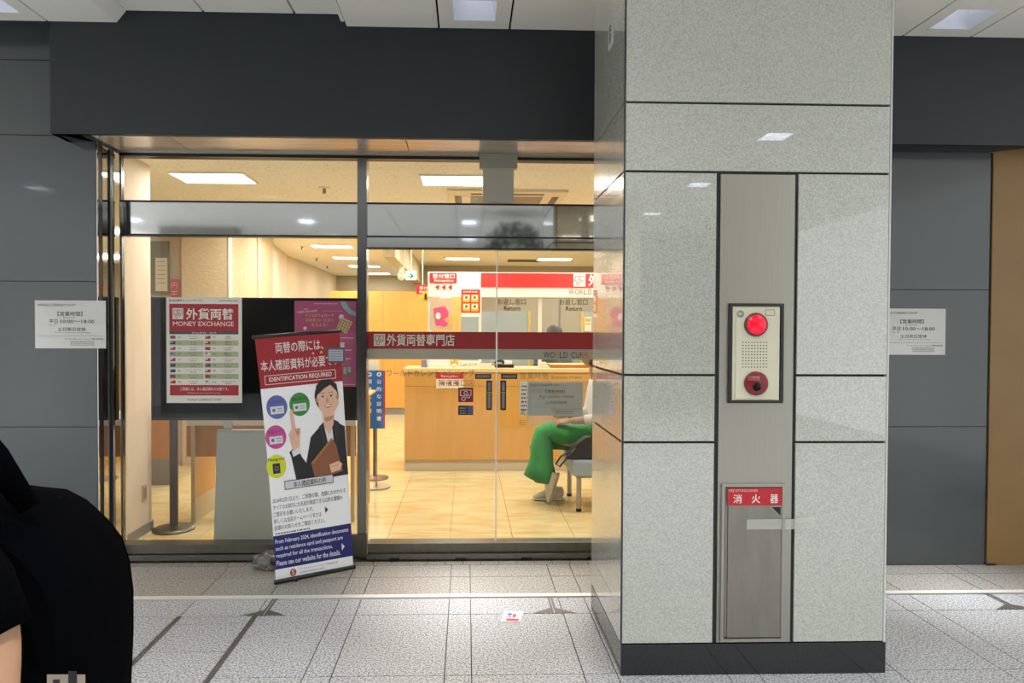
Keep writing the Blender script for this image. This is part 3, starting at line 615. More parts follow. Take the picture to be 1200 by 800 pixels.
cs = P(393.3, 416, TR.y-.03)
ct = thing('card_case', 'small framed card clipped to the upper right edge of the roll-up banner', 'card', tuple(cs))
fa_ = wallmap(382.5, 407, 403.7, 425, cs.y-.004); p0 = fa_(382.5, 407, 0); p1 = fa_(403.7, 425, 0)
box('case', (p0[0], cs.y-.004, p0[2]), (p1[0], cs.y+.002, p1[2]), mat('smoky case', '#50535c', .3), ct, .001)
A = Art(wallmap(382.5, 407, 403.7, 425, cs.y-.0045)); A.rect(385, 409.5, 402, 422.8, '#a3a8b0', 1)
for q in range(4): A.rect(386, 411.5+q*2.8, 401, 412.1+q*2.8, '#6a6e78', 2)
A.build('card', ct)
# weight bag under the banner
bm = bmesh.new(); bmesh.ops.create_icosphere(bm, subdivisions=4, radius=1)
for v in bm.verts:
    n_ = math.sin(v.co.x*9+v.co.z*5)*.06+math.sin(v.co.y*13+v.co.x*7)*.05+random.uniform(-.05, .05)
    v.co *= 1+n_; v.co.x *= .125; v.co.y *= .07; v.co.z = max(v.co.z*.062, -.045)
me = bpy.data.meshes.new('weight_bag'); bm.to_mesh(me); bm.free(); me.materials.append(mat('crumpled silver plastic', '#7d7d7a', .22, .4, noise=.75, nscale=14, col2='#1b1b1c', ramp=(.4, .55), bump=.6, bscale=30))
pb_ = PF(308, 671); wb = link('weight_bag', me, None, (pb_.x+.04, pb_.y+.09, .047)); wb.rotation_euler.z = .3
tag(wb, 'crumpled clear plastic bag lying behind the foot of the roll-up banner', 'bag')
# leaflet on the paving
a, b, c, d_ = PF(591, 715.5), PF(613.5, 717.5), PF(609.5, 729), PF(587, 728.5)
A = Art(lambda u, v, l: tuple(a.lerp(b, u).lerp(d_.lerp(c, u), v)+Vector((0, 0, .0035+l*.0004))))
A.mb.prism([a+Vector((0, 0, .001)), b+Vector((0, 0, .001)), c+Vector((0, 0, .001)), d_+Vector((0, 0, .001))], (0, 0, .0025), flat('#dedcdc'))
A.rect(.25, .72, .9, .95, '#c8383c', 1); A.disc(.35, .35, .12, '#4a5a90', 1, .12); A.disc(.6, .4, .1, '#c04a60', 1, .14); A.greek(.2, .5, .8, .65, '#6a5068', 1)
tag(A.build('leaflet'), 'white and red leaflet lying on the paving before the doors', 'leaflet')

# ------------------------------------------------------------------ shop interior shell
shf = struct(box('floor_shop', (-5.2, 4.56, -.06), (4.2, 15.7, -.012), mat('shop grout', '#a08a5c', .6)))
n = 0
for i in range(-8, 9):
    for j in range(9):
        x0 = -.115+.45*i; y0 = 4.56+.45*j
        o = box('floor_tile', (x0+.0015, y0+.0015, -.012), (x0+.4485, y0+.4485, 0), marble, shf)
far = MB(); 
for i in range(-11, 9):
    for j in range(9, 25): far.box((-.115+.45*i+.001, 4.56+.45*j+.001, -.012), (-.115+.45*i+.449, 4.56+.45*j+.449, 0))
far.build('floor_tile', marble, shf)['kind'] = 'stuff'
ZI = 2.70
struct(box('ceiling_shop', (-5.2, 4.56, ZI), (4.2, 15.7, ZI+.1), shop_ceil))
struct(box('wall_front', (-5.2, 4.56, 0), (-2.27, 4.62, ZI), cream)); 
wl = struct(MB().box((-2.48, 4.57, 0), (-2.345, 5.14, ZI)).build('wall_stub', cream))
struct(box('baseboard_stub', (-2.345, 4.57, 0), (-2.335, 5.15, .07), kick_grey))
sw = thing('socket_plate', 'small pale wall socket low on the cream wall at the left window', 'socket', (-2.344, 5.0, .3))
box('plate', (-2.345, 4.99, .24), (-2.338, 5.06, .36), mat('beige plastic', '#b8a88c', .5), sw, .002); box('recess', (-2.338, 5.005, .26), (-2.3365, 5.045, .34), mat('plate recess', '#8c7d66', .6), sw)
struct(box('wall_back', (-1.05, 12.9, 0), (4.2, 13.0, ZI), greige)); struct(box('wall_rear', (-5.2, 15.5, 0), (-1.0, 15.6, ZI), greige))
struct(box('wall_side', (4.1, 4.56, 0), (4.2, 13, ZI), cream)); struct(box('wall_west', (-5.2, 4.6, 0), (-5.1, 15.6, ZI), cream))
# left hand walls with the textured columns
xa, xb, xc = PX(213, 7.5), PX(268, 7.5), PX(295, 9.6)
struct(box('wall_alcove', (-5.1, 7.6, 0), (xa, 7.7, ZI), cream))
struct(box('wall_column', (xa, 7.5, 0), (xb, 9.2, ZI), textured))
xd = PX(330, 10.6)
struct(MB().prism([(xb-.02, 8.5, 0), (xb+.02, 8.5, 0), (-2.93, 11.2, 0), (-3.3, 11.2, 0)], (0, 0, ZI)).build('wall_splay', cream))
struct(MB().prism([(-3.6, 10.2, 0), (-2.94, 11.2, 0), (-2.94, 15.5, 0), (-3.6, 15.5, 0)], (0, 0, ZI)).build('wall_passage', textured))
struct(box('trim_6', (xb-.0, 7.49, 0), (xb+.012, 7.56, ZI), white))
# beam and its lamps, suspended sign
struct(MB().prism([(-1.0, 8.2, 2.36), (-.86, 8.2, 2.36), (-.86, 12.9, 2.36), (-1.0, 12.9, 2.36)], (0, 0, .34)).build('trim_7', mat('beam plaster', '#cdbfa0', .8)))
# wooden back partition
bp = thing('wooden_partition', 'honey wood partition wall at the far end of the shop, left of the counter', 'partition', (-1.4, 12, 0))
zt = PZ(342, 12)
for x0, x1 in ((386, 449), (449, 505), (505, 560)): box('panel', (PX(x0, 12)+.004, 12, .12), (PX(x1, 12)-.004, 12.05, zt), wood, bp)
box('skirting', (PX(386, 12), 12.01, 0), (PX(560, 12), 12.05, .12), kick_grey, bp)
# ceiling lights in the shop
lm = mat('light diffuser', (1, .93, .80), .5, emit=9)
lamps = []
for X in (-1.95, -.08, 1.48, 3.0):
    for Yy in (5.5, 7.1, 8.5, 9.95, 11.55) + ((13.05, 14.7) if X < -1.5 else ()):
        if X > 2 and Yy > 9: continue
        lamps.append((X-.06 if X < -1 and Yy < 6 else X, Yy))
seen = {(0, 0): 'long white ceiling light seen above the left window band', (1, 0): 'white ceiling light seen in the glass strip above the doors', (0, 3): 'nearest of the white ceiling lights seen low through the left window'}
cols_x = (-1.95, -.08, 1.48, 3.0)
def litlabel(X, Yy):
    c_ = {0: 'left', 1: 'middle', 2: 'right', 3: 'far right'}[min(range(4), key=lambda q: abs(cols_x[q]-X))]
    r_ = {5.5: 'nearest the window', 7.1: 'second from the window', 8.5: 'third from the window', 9.95: 'fourth from the window', 11.55: 'fifth from the window', 13.05: 'sixth from the window', 14.7: 'farthest from the window'}[Yy]
    return f'white ceiling light of the {c_} row in the shop, {r_}'
for X, Yy in lamps:
    w2_, d2 = (.28, .17)
    t = thing('ceiling_light', litlabel(X, Yy), 'ceiling light', (X, Yy, ZI-.03), 'shop ceiling lights')
    mb = MB()
    for q in ((X-w2_-.015, Yy-d2-.015, X-w2_, Yy+d2+.015), (X+w2_, Yy-d2-.015, X+w2_+.015, Yy+d2+.015), (X-w2_, Yy-d2-.015, X+w2_, Yy-d2), (X-w2_, Yy+d2, X+w2_, Yy+d2+.015)): mb.box((q[0], q[1], ZI-.014), (q[2], q[3], ZI))
    mb.build('frame', white, t); box('diffuser', (X-w2_, Yy-d2, ZI-.010), (X+w2_, Yy+d2, ZI-.001), lm, t)
    ld = bpy.data.lights.new('ceiling_lamp', 'AREA'); ld.shape = 'RECTANGLE'; ld.size = w2_*2; ld.size_y = d2*2; ld.energy = SHOPLIGHT_W; ld.color = (1, .955, .86)
    lo = bpy.data.objects.new('ceiling_lamp', ld); COL.objects.link(lo); lo.parent = t; lo.location = (0, 0, .012)
# air conditioner cassette
ac = thing('ceiling_air_conditioner', 'square cream ceiling air conditioner behind the glass strip above the doors', 'air conditioner', (.35, 6.35, ZI-.04))
acm = mat('cassette plastic', '#e6d8b4', .5); X0, X1, Y0, Y1 = -.17, .87, 5.85, 6.8
box('fascia_panel', (X0, Y0, ZI-.025), (X1, Y1, ZI), acm, ac, .008); 
for a_ in ((X0+.2, Y0+.07, X1-.2, Y0+.13), (X0+.2, Y1-.13, X1-.2, Y1-.07), (X0+.06, Y0+.2, X0+.12, Y1-.2), (X1-.12, Y0+.2, X1-.06, Y1-.2)):
    box('outlet', (a_[0], a_[1], ZI-.028), (a_[2], a_[3], ZI-.024), mat('outlet shadow', '#6b5f48', .6), ac)
mb = MB()
for q in range(14): mb.box((X0+.2, Y0+.2+q*.04, ZI-.032), (X1-.2, Y0+.22+q*.04, ZI-.026))
mb.build('grille', mat('grille plastic', '#a89878', .6), ac)
for i, (x, y, s) in enumerate(((380, 222.5, 'above the left window band'), (354, 290, 'beside the low ceiling light in the left window'), (371, 303.5, 'second of three by the low ceiling lights'), (383.5, 312.5, 'farthest of three by the low ceiling lights'))):
    p = PF(x, y, ZI-.02); t = thing('sprinkler', 'small ceiling sprinkler head ' + s, 'sprinkler', tuple(p), 'shop sprinklers')
    MB().cyl((p.x, p.y, ZI-.01), (p.x, p.y, ZI), .05).build('rose', white, t); MB().cyl((p.x, p.y, ZI-.05), (p.x, p.y, ZI-.01), .014, n=10).build('head', steel_dark, t)
# air outlets far on the ceiling by the counter
p = PF(614, 304.8, ZI); t = thing('ceiling_vent', 'long slatted ceiling vent beyond the counter sign', 'vent', tuple(p))
for q in range(3): box('slat', (p.x-.28, p.y-.1+q*.09, ZI-.02), (p.x+.28, p.y-.05+q*.09, ZI), mat('vent slat', '#6b614c', .6), t)
# exit sign
ey = 9.0; es = thing('exit_sign', 'white direction sign with green arrow hanging below the ceiling beam', 'sign', (PX(481.5, ey), ey, PZ(323, ey)))
box('case', (PX(475.5, ey), ey, PZ(328.5, ey)), (PX(487, ey), ey+.05, PZ(318, ey)), mat('lit sign face', (.85, .95, .85), .4, emit=.5), es)
MB().cyl((PX(481.5, ey), ey+.025, PZ(318, ey)), (PX(481.5, ey), ey+.025, ZI), .012, n=8).build('rod', white, es)
A = Art(wallmap(475, 318, 487, 328.5, ey-.001)); g_ = '#0a8a50'; A.rect(477, 322.6, 482.5, 323.9, g_, 1); A.poly([(481, 319.6), (485.6, 323.2), (481, 326.9), (480, 325.6), (482.8, 323.2), (480, 320.9)], g_, 2); A.build('arrow', es)
cm = P(470.5, 323.5, 9.4); t = thing('security_camera', 'white dome camera on the ceiling left of the arrow sign', 'camera', tuple(cm))
MB().ball(tuple(cm), (.055, .07, .06)).build('dome', white, t); MB().cyl(tuple(cm), (cm.x+.02, cm.y, ZI), .035).build('mount', white, t)

# ------------------------------------------------------------------ counter
CYF = 7.2; cx0 = PX(474, CYF); cx1 = 3.6; zc = PZ(431.5, CYF)
ct = thing('service_counter', 'long honey wood service counter with pale kick board', 'counter', ((cx0+cx1)/2, CYF+.3, 0))
xs = [cx0] + [cx0+.98*q for q in range(1, 5)]; xs[-1] = cx1
for a, b in zip(xs, xs[1:]):
    box('front_panel', (a+.002, CYF, .125), (b-.002, CYF+.03, zc-.19), wood, ct)
    box('kick_board', (a+.002, CYF+.03, 0), (b-.002, CYF+.05, .125), kick_m, ct)
box('upper_band', (cx0, CYF-.006, zc-.186), (cx1, CYF+.03, zc-.04), wood, ct); box('worktop', (cx0-.01, CYF-.03, zc-.04), (cx1, CYF+.5, zc), wood_l, ct, .004)
box('side_panel', (cx0, CYF+.05, 0), (cx0+.03, CYF+.75, zc-.04), wood, ct)
# counter canopy
HY = 7.35
def hb(name, x0, y0, x1, y1, m, parent, ya=None, yb_=None): return box(name, (PX(x0, HY, y0), ya if ya else HY, PZ(y1, HY)), (PX(x1, HY, y0), yb_ if yb_ else HY+.12, PZ(y0, HY)), m, parent)
cn = thing('counter_canopy', 'white and red overhead sign board on posts above the counter', 'sign board', (PX(700, HY), HY, zc))
hb('board', 501.5, 319, 1000, 348, white, cn)
for x in (633.5,): hb('post', x-2, 347, x+2, 432, mat('pale post', '#dcd7c6', .4), cn, HY+.03, HY+.08)
hb('post', 501.5, 348, 506, 432, white, cn, HY+.02, HY+.1); hb('post', 561, 348, 564.5, 432, white, cn, HY+.02, HY+.1)
hb('red_strip', 563.5, 320, 1000, 336.5, flat('#d8332e'), cn, HY-.006, HY)
A = Art(wallmap(500, 318, 760, 349, HY-.0075)); A.logo(671.5, 320.8, 685.5, 335.3, '#c03028', '#f0ece0', 1); A.text('外貨両替専門店', 689, 321, 775, 335, '#f0ece0', 1, .02)
x = 665.5
for c, k_ in ws:
    w_ = {'W': 7, ' ': 3, 'O': 5, 'L': 4}.get(c, 4.4)
    if c != ' ': A.text(c, x, 338.6, x+w_, 344.8, k_ if k_ != '#2d2a28' else '#6a5a48', 1)
    x += w_+.7
A.rect(503.5, 320.5, 535, 332, '#c8242c', 1); A.text('受付窓口', 507, 321.5, 532.5, 326.8, '#f4ecdc', 2, .01); A.text('Reception', 509, 327.6, 531, 331.6, '#f4ecdc', 2)
for q in range(3): A.poly([(509.5+q*7.5, 337), (514.5+q*7.5, 334), (514.5+q*7.5, 340)], '#b02028', 1)
A.build('lettering', cn)
# clear counter screens
sc_ = thing('counter_screen', 'clear screens with return window lettering standing on the counter', 'screen', (PX(620, HY), HY+.05, zc))
for a, b in ((506, 561), (564.5, 631), (636, 778)):
    box('pane', (PX(a, HY)+.003, HY+.05, PZ(427, HY)), (PX(b, HY)-.003, HY+.056, PZ(348.5, HY)), clear_in, sc_)
A = Art(wallmap(560, 348, 700, 368, HY+.048)); 
for dx in (0, 72.5): A.text('お返し窓口', 583+dx, 350, 616+dx, 357, '#2c281e', 1, .012); A.text('Return', 590.5+dx, 358.5, 609.5+dx, 364, '#2c281e', 1, .02)
A.build('lettering', sc_)
# things hung on the screens
A = sheet(540.5, 339, 562.5, 371, HY-.03, '#f0ecdc', .003); A.rect(540.5, 339, 562.5, 366.5, '#c8282c', 1); A.greek(543, 340.5, 560, 343, '#f0d8c0', 2)
for q in range(4): x = 542.3+(q % 2)*9.8; y = 345+(q//2)*10.5; A.rect(x, y, x+8.4, y+9, '#e8b030', 2); A.rect(x+.8, y+.8, x+7.6, y+6.2, '#f0e8c8', 3); A.disc(x+4.2, y+3.5, 1.8, '#8a6a50', 4)
tag(A.build('price_poster'), 'small red poster with four yellow squares at the left end of the counter sign', 'poster', 'red posters on the counter screens')
A = sheet(700, 338, 722, 370, HY-.03, '#f0ecdc', .003); A.rect(700, 338, 722, 366, '#c8282c', 1)
for q in range(4): x = 702+(q % 2)*9.8; y = 344+(q//2)*10.5; A.rect(x, y, x+8.4, y+9, '#e8b030', 2); A.rect(x+.8, y+.8, x+7.6, y+6.2, '#f0e8c8', 3)
tag(A.build('price_poster'), 'small red poster with four yellow squares on the counter screen behind the pillar', 'poster', 'red posters on the counter screens')
bg = thing('clear_bag', 'clear plastic bag with pink leaflets hanging at the left end of the counter', 'bag', (PX(515, HY), HY-.03, PZ(387, HY)))
box('bag', (PX(504, HY), HY-.04, PZ(387, HY)), (PX(530, HY), HY-.02, PZ(349, HY)), glass('bag film', base=.1, milky=.35, milk='#d8d2c4'), bg, .006)
A = Art(wallmap(500, 340, 540, 390, HY-.041)); A.poly([(507.5, 361.5), (521, 358.5), (526, 366), (524, 379), (511, 382)], '#d8507c', 1); A.disc(513.5, 370, 3, '#efe6dc', 2, 4); A.poly([(519, 375), (527, 370), (532, 372), (530, 381), (522, 381.5)], '#e0b060', 2); A.poly([(513, 380), (520, 374), (526, 379), (521, 383)], '#e05088', 3); A.build('leaflet', bg)
# reception plate on the counter front, queue sign
A = sheet(511, 432, 543, 455, CYF-.012, '#eee6d6', .003); A.rect(511, 432, 543, 443.8, '#c8242c', 1); A.text('受付窓口', 515, 433, 539, 437.8, '#f4ecdc', 2, .01); A.text('Reception', 517, 438.8, 537, 443, '#f4ecdc', 2)
for q in range(3): A.poly([(515.5+q*8, 449), (521+q*8, 446), (521+q*8, 452)], '#b86058', 1)
tag(A.build('reception_plate'), 'red and white reception sign with arrows on the counter front', 'sign')
A = sheet(492, 434, 504, 437, CYF-.012, '#e8d83a', .003); A.text('ローソク', 493, 434.4, 498, 436.6, '#202020', 1); tag(A.build('yellow_tag'), 'tiny yellow tag on the counter front left of the reception sign', 'sign')
ny = 7.6; qs = thing('number_sign', 'red reception sign with yellow number 1 disc left of the counter board', 'sign', (PX(497, ny), ny, PZ(352, ny)))
A = sheet(488, 334, 503, 344.5, ny, '#c8282c', .01); A.text('受付', 491.5, 335.5, 501.5, 339.5, '#f4ecdc', 1, .01); A.greek(491.5, 340.5, 501.5, 343.3, '#f4ecdc', 1); A.build('plate', qs)
A = Art(wallmap(488, 334, 506, 356, ny-.004)); A.mb.cyl((PX(500, ny), ny-.003, PZ(347.5, ny)), (PX(500, ny), ny-.0005, PZ(347.5, ny)), .062, flat('#e8c030'), 24); A.text('1', 497.5, 344, 500, 351, '#30302c', 1); A.build('number_disc', qs); MB().cyl((PX(495, ny), ny+.005, PZ(334, ny)), (PX(495, ny), ny+.005, ZI), .006, n=8).build('hanging_rod', white, qs)
# things on the counter top
def onc(px, dy=.15): return PX(px, CYF+dy)
def plant(px):
    X = onc(px); t = thing('potted_plant', 'tiny yellow-green plant in a white pot on the counter', 'plant', (X, CYF+.15, zc))
    MB().tube([(X, CYF+.15, zc), (X, CYF+.15, zc+.04)], [.022, .028], n=14).build('pot', white, t)
    mb = MB()
    for q in range(16):
        a_ = q*2.4; r_ = .012+.03*random.random(); c_ = Vector((X+math.cos(a_)*r_, CYF+.15+math.sin(a_)*r_, zc+.05+.03*random.random()))
        u_ = Vector((math.cos(a_), math.sin(a_), .6))*.018; v_ = Vector((-math.sin(a_), math.cos(a_), 0))*.009
        mb.add([c_-u_, c_+v_, c_+u_, c_-v_], [(0, 1, 2, 3)])
    mb.build('leaves', mat('lime leaf', '#b9c23a', .6), t)
plant(532.5)
t = thing('leaflet_rack', 'white leaflet holder at the left end of the counter top', 'leaflet holder', (onc(513), CYF+.12, zc))
box('tray', (onc(502), CYF+.1, zc), (onc(527), CYF+.16, zc+.045), white, t); box('back', (onc(500), CYF+.16, zc), (onc(528), CYF+.165, zc+.085), mat('rack acrylic', '#dfe0d6', .3), t); box('leaflets', (onc(494), CYF+.11, zc), (onc(500), CYF+.17, zc+.08), mat('assorted leaflets', '#9c7f86', .6, noise=.5, nscale=70, col2='#5f7f9a'), t)
A = sheet(537, 422.5, 560.5, 430.5, CYF+.13, '#efe9dc', .004); A.text('Cute', 538.5, 424.5, 547, 429, '#303030', 1); A.text('goods', 548.5, 424.5, 559.5, 429.5, '#d03048', 1)
t = A.build('card_sign'); tag(t, 'white card with cursive lettering standing on the counter top', 'sign')
t = thing('calculator_tray', 'white money tray between the card and the black scale on the counter', 'tray', (onc(567), CYF+.15, zc)); box('tray', (onc(562), CYF+.1, zc), (onc(576), CYF+.25, zc+.05), mat('cream tray', '#d8d2c2', .5), t, .006); box('lid', (onc(563), CYF+.11, zc+.05), (onc(575), CYF+.2, zc+.056), steel_dark, t)
t = thing('desk_phone', 'black telephone on the counter top by the door joint', 'telephone', (onc(588), CYF+.2, zc))
MB().prism([(onc(580), CYF+.1, zc), (onc(602), CYF+.1, zc), (onc(602), CYF+.3, zc), (onc(580), CYF+.3, zc)], (0, 0, .035)).build('body', black, t, .006)
MB().tube([(onc(580), CYF+.14, zc+.045), (onc(583), CYF+.14, zc+.075), (onc(588), CYF+.14, zc+.078), (onc(591), CYF+.14, zc+.05)], .016, n=10).build('handset', black, t)
box('paper_pad', (onc(591), CYF+.12, zc+.036), (onc(600), CYF+.2, zc+.07), white, t)
t = thing('wooden_tray', 'low wooden shelf box on the right part of the counter top', 'box', (onc(670), CYF+.15, zc)); box('box', (onc(646), CYF+.08, zc), (onc(694), CYF+.3, zc+.035), wood_d, t, .003); box('box_top', (onc(644), CYF+.06, zc+.035), (onc(696), CYF+.32, zc+.043), wood_l, t)
t = thing('paper_stack', 'pile of white papers on the counter left of the wooden box', 'papers', (onc(638), CYF+.15, zc))
for q in range(5): box('paper', (onc(631+q*.6), CYF+.08, zc+q*.012), (onc(644-q), CYF+.25, zc+q*.012+.01), mat('paper %d' % (q % 2), '#e8e4d6' if q % 2 else '#cfc7ae', .7), t)
# office behind the counter
t = thing('office_partition', 'low blue-grey office partition with a yellow edge behind the left screen', 'partition', (PX(592, 8.6), 8.6, 0))
box('panel', (PX(540, 8.6), 8.6, 0), (PX(619, 8.6), 8.64, PZ(365, 8.6)), mat('blue grey fabric', '#9fadb0', .8), t); box('edge', (PX(619, 8.6), 8.59, 0), (PX(621.5, 8.6), 8.65, PZ(364.5, 8.6)), mat('yellow edge', '#d8b850', .5), t)
t = thing('office_partition', 'low blue-grey office partition with a yellow edge beside the pillar reflection', 'partition', (PX(705, 8.6), 8.6, 0))
box('panel', (PX(684, 8.6), 8.6, 0), (PX(760, 8.6), 8.64, PZ(365, 8.6)), MATS['blue grey fabric'], t); box('edge', (PX(681.5, 8.6), 8.59, 0), (PX(684, 8.6), 8.65, PZ(364.5, 8.6)), MATS['yellow edge'], t)
A = sheet(685, 371, 693, 388, 8.59, '#e8e4cc', .003); A.rect(686, 373, 692, 377, '#d8b050', 1); A.rect(686, 379, 692, 380, '#88a070', 1); tag(A.build('pinned_paper'), 'cream paper pinned to the right office partition', 'paper')
t = thing('office_cupboard', 'grey-beige tall cupboard behind the middle counter window', 'cupboard', (PX(645, 9.6), 9.6, 0))
for a, b in ((600, 655), (656, 700)): box('door', (PX(a, 9.6)+.004, 9.6, .05), (PX(b, 9.6)-.004, 9.63, PZ(350, 9.6)), mat('cupboard enamel', '#9a937f', .5), t)
box('carcass', (PX(600, 9.6), 9.63, 0), (PX(700, 9.6), 10, PZ(350, 9.6)), MATS['cupboard enamel'], t)
# blue vertical notice banner
by = 6.45; t = thing('blue_banner', 'blue vertical banner with white characters and red edge inside the left door', 'banner', (PX(441, by), by, 0))
A = sheet(430, 434, 449.5, 502, by, '#2c66b0', .006); A.rect(449.5, 434, 451.3, 502, '#c82c34', 0)
for q, s in enumerate('◎公的な証明書'): A.text(s, 441.5, 436+q*8.6, 447, 441+q*8.6, '#eef0f0', 1, .01)
for q, s in enumerate('◎両替に必要'): A.text(s, 430.6, 436+q*8.6, 435.6, 441+q*8.6, '#eef0f0', 1, .01)
A.build('sheet', t); MB().cyl((PX(441, by), by+.02, 0), (PX(441, by), by+.02, PZ(434, by)), .008, n=8).build('pole', steel, t); MB().cyl((PX(441, by), by+.02, 0), (PX(441, by), by+.02, .015), .13, n=24).build('foot', steel, t)
A = sheet(430, 421.5, 444, 434, by+.05, '#ede6d2', .004); A.build('header_card', t)
wy = 5.9; wd = thing('side_table', 'narrow honey wood side table just inside the left door edge', 'table', (PX(431, wy), wy, 0))
box('end_panel', (PX(427, wy), wy, 0), (PX(433, wy), wy+.04, PZ(464, wy)), wood, wd); box('worktop', (PX(425, wy), wy-.02, PZ(464, wy)), (PX(433.5, wy), wy+.4, PZ(461.5, wy)), wood_l, wd)
# ------------------------------------------------------------------ television and stand inside the left window
ty = 4.72; tz0, tz1 = PZ(492.5, ty, 298), PZ(348.5, ty, 298); tx0, tx1 = PX(176.5, ty), PX(419.5, ty)
tv = thing('television', 'large black flat screen standing behind the left window', 'television', ((tx0+tx1)/2, ty, tz0))
box('casing', (tx0, ty+.004, tz0), (tx1, ty+.06, tz1), black, tv, .004)
box('screen', (tx0+.014, ty, tz0+.02), (tx1-.014, ty+.006, tz1-.014), black_gloss, tv)
sd = thing('television_stand', 'pale grey panel stand carrying the large screen', 'stand', (PX(297, 4.85), 4.85, 0))
pan = mat('pale green grey panel', '#a9ada2', .45)
x0_, x1_ = PX(251, 4.8), PX(345, 4.8)
MB().prism([(x0_, 4.78, .03), (x1_, 4.78, .03), (x1_-.02, 4.78, PZ(503.5, 4.78)), (x0_+.025, 4.78, PZ(503.5, 4.78))], (0, .03, 0)).build('panel', pan, sd, .002)
box('base', (x0_-.02, 4.66, 0), (x1_+.02, 5.0, .03), pan, sd, .004)
box('column', (PX(262, 4.82), 4.82, .03), (PX(271, 4.82), 4.85, 1.3), steel, sd); box('column', (PX(325, 4.82), 4.82, .03), (PX(334, 4.82), 4.85, 1.3), steel, sd); box('mount', (PX(255, 4.8), 4.785, .95), (PX(341, 4.8), 4.82, 1.4), black, sd)
sp = PF(204, 620); t = thing('barrier_post', 'dark metal barrier post on a round base below the left end of the screen', 'barrier post', (sp.x, sp.y, 0))
MB().tube([(sp.x, sp.y, 0), (sp.x, sp.y, .012), (sp.x, sp.y, .02), (sp.x, sp.y, .035)], [.15, .15, .12, .03], n=28).build('base', steel_dark, t); MB().cyl((sp.x, sp.y, .03), (sp.x, sp.y, .92), .03, n=20).build('pole', mat('dark post', '#57524c', .35, .7), t); MB().cyl((sp.x, sp.y, .92), (sp.x, sp.y, .96), .035, n=20).build('head', black, t)
# writing desk behind the screen
dk = thing('writing_desk', 'long wooden writing desk with white top edge behind the screen', 'desk', (-1.3, 5.5, 0))
zd = PZ(499, 5.3); dx0 = PX(216, 5.2)
box('worktop', (dx0-.04, 5.32, zd-.0), (-.86, 5.87, zd+.05), white, dk, .002)
box('apron', (dx0-.04, 5.33, zd-.24), (-.86, 5.355, zd), wood_d, dk)
for xx in (dx0, -1.35, -.90):
    box('side_panel', (xx, 5.33, .18), (xx+.03, 5.74, zd-.24), wood, dk); box('side_foot', (xx, 5.33, 0), (xx+.03, 5.74, .18), kick_m, dk)
    box('edge_strip', (xx, 5.315, 0), (xx+.03, 5.33, zd-.0), mat('pale edging', '#c9b58e', .5), dk)
b2 = thing('wooden_screen', 'brown wood side screen in the gap between cream wall and writing desk', 'partition', (PX(197, 6.6), 6.6, 0))
box('panel', (PX(170, 6.6), 6.6, .25), (PX(203, 6.6), 6.64, PZ(470, 6.6)), wood_d, b2); box('foot', (PX(170, 6.6), 6.6, 0), (PX(203, 6.6), 6.64, .25), kick_grey, b2)
b3 = thing('wooden_cabinet', 'low honey wood cabinet beyond the writing desk', 'cabinet', (PX(222, 9), 9, 0))
box('body', (PX(205, 8.4), 8.4, .18), (PX(241, 8.4), 8.8, PZ(430, 8.4)), wood, b3); box('foot', (PX(205, 8.4), 8.41, 0), (PX(241, 8.4), 8.8, .18), kick_m, b3); box('door', (PX(207, 8.4), 8.385, .2), (PX(240, 8.4), 8.4, PZ(434, 8.4)), wood, b3)
# framed notice, pink and red posters on the left walls
fy = 7.58; pf = thing('picture_frame', 'grey framed notice on the cream wall left of the textured column', 'picture', (PX(190, fy), fy, PZ(346, fy)))
box('frame', (PX(170, fy), fy-.03, PZ(347, fy)), (PX(199, fy), fy, PZ(286, fy)), mat('grey frame', '#7d7c70', .4), pf); A = sheet(182, 302, 196, 341, fy-.034, '#d6d2bc', .002)
for q in range(6): A.rect(184, 306+q*5, 194, 307+q*5, '#a8a48e', 1)
A.build('paper', pf)
A = sheet(200, 327, 210.5, 352, fy-.004, '#e07888', .003); A.text('円', 201, 331, 208, 338, '#f4e4dc', 1); A.rect(201.5, 341, 208, 342, '#f4d8d4', 1); A.rect(201.5, 344, 207, 345, '#f4d8d4', 1); tag(A.build('pink_poster'), 'pink poster on the wall above the left end of the screen', 'poster')
f = 8.7; A = sheet(279, 337.5, 286, 352, f, '#d03a34', .003); A.text('火', 280.5, 343, 284.5, 348, '#f0e0d0', 1); tag(A.build('red_poster'), 'small red poster above the middle of the screen on the cream wall', 'poster')
# floor tape marks
mb = MB(); p = PF(506, 562.5); q_ = PF(560, 566); mb.prism([(p.x, p.y-.03, .0005), (q_.x, q_.y-.02, .0005), (q_.x, q_.y+.01, .0005), (p.x, p.y+.0, .0005)], (0, 0, .0006)); tag(mb.build('floor_tape', mat('green tape', '#8fb86a', .6)), 'green tape line stuck on the shop floor before the counter', 'tape')
cp = PF(439, 560); t = thing('barrier_post', 'low round post base on the shop floor left of the counter', 'barrier post', (cp.x, cp.y, 0)); MB().tube([(cp.x, cp.y, 0), (cp.x, cp.y, .01), (cp.x, cp.y, .025)], [.14, .14, .03], n=28).build('base', mat('rose steel', '#8a6a58', .4, .5), t); MB().cyl((cp.x, cp.y, .02), (cp.x, cp.y, .8), .016, n=14).build('pole', steel_dark, t)

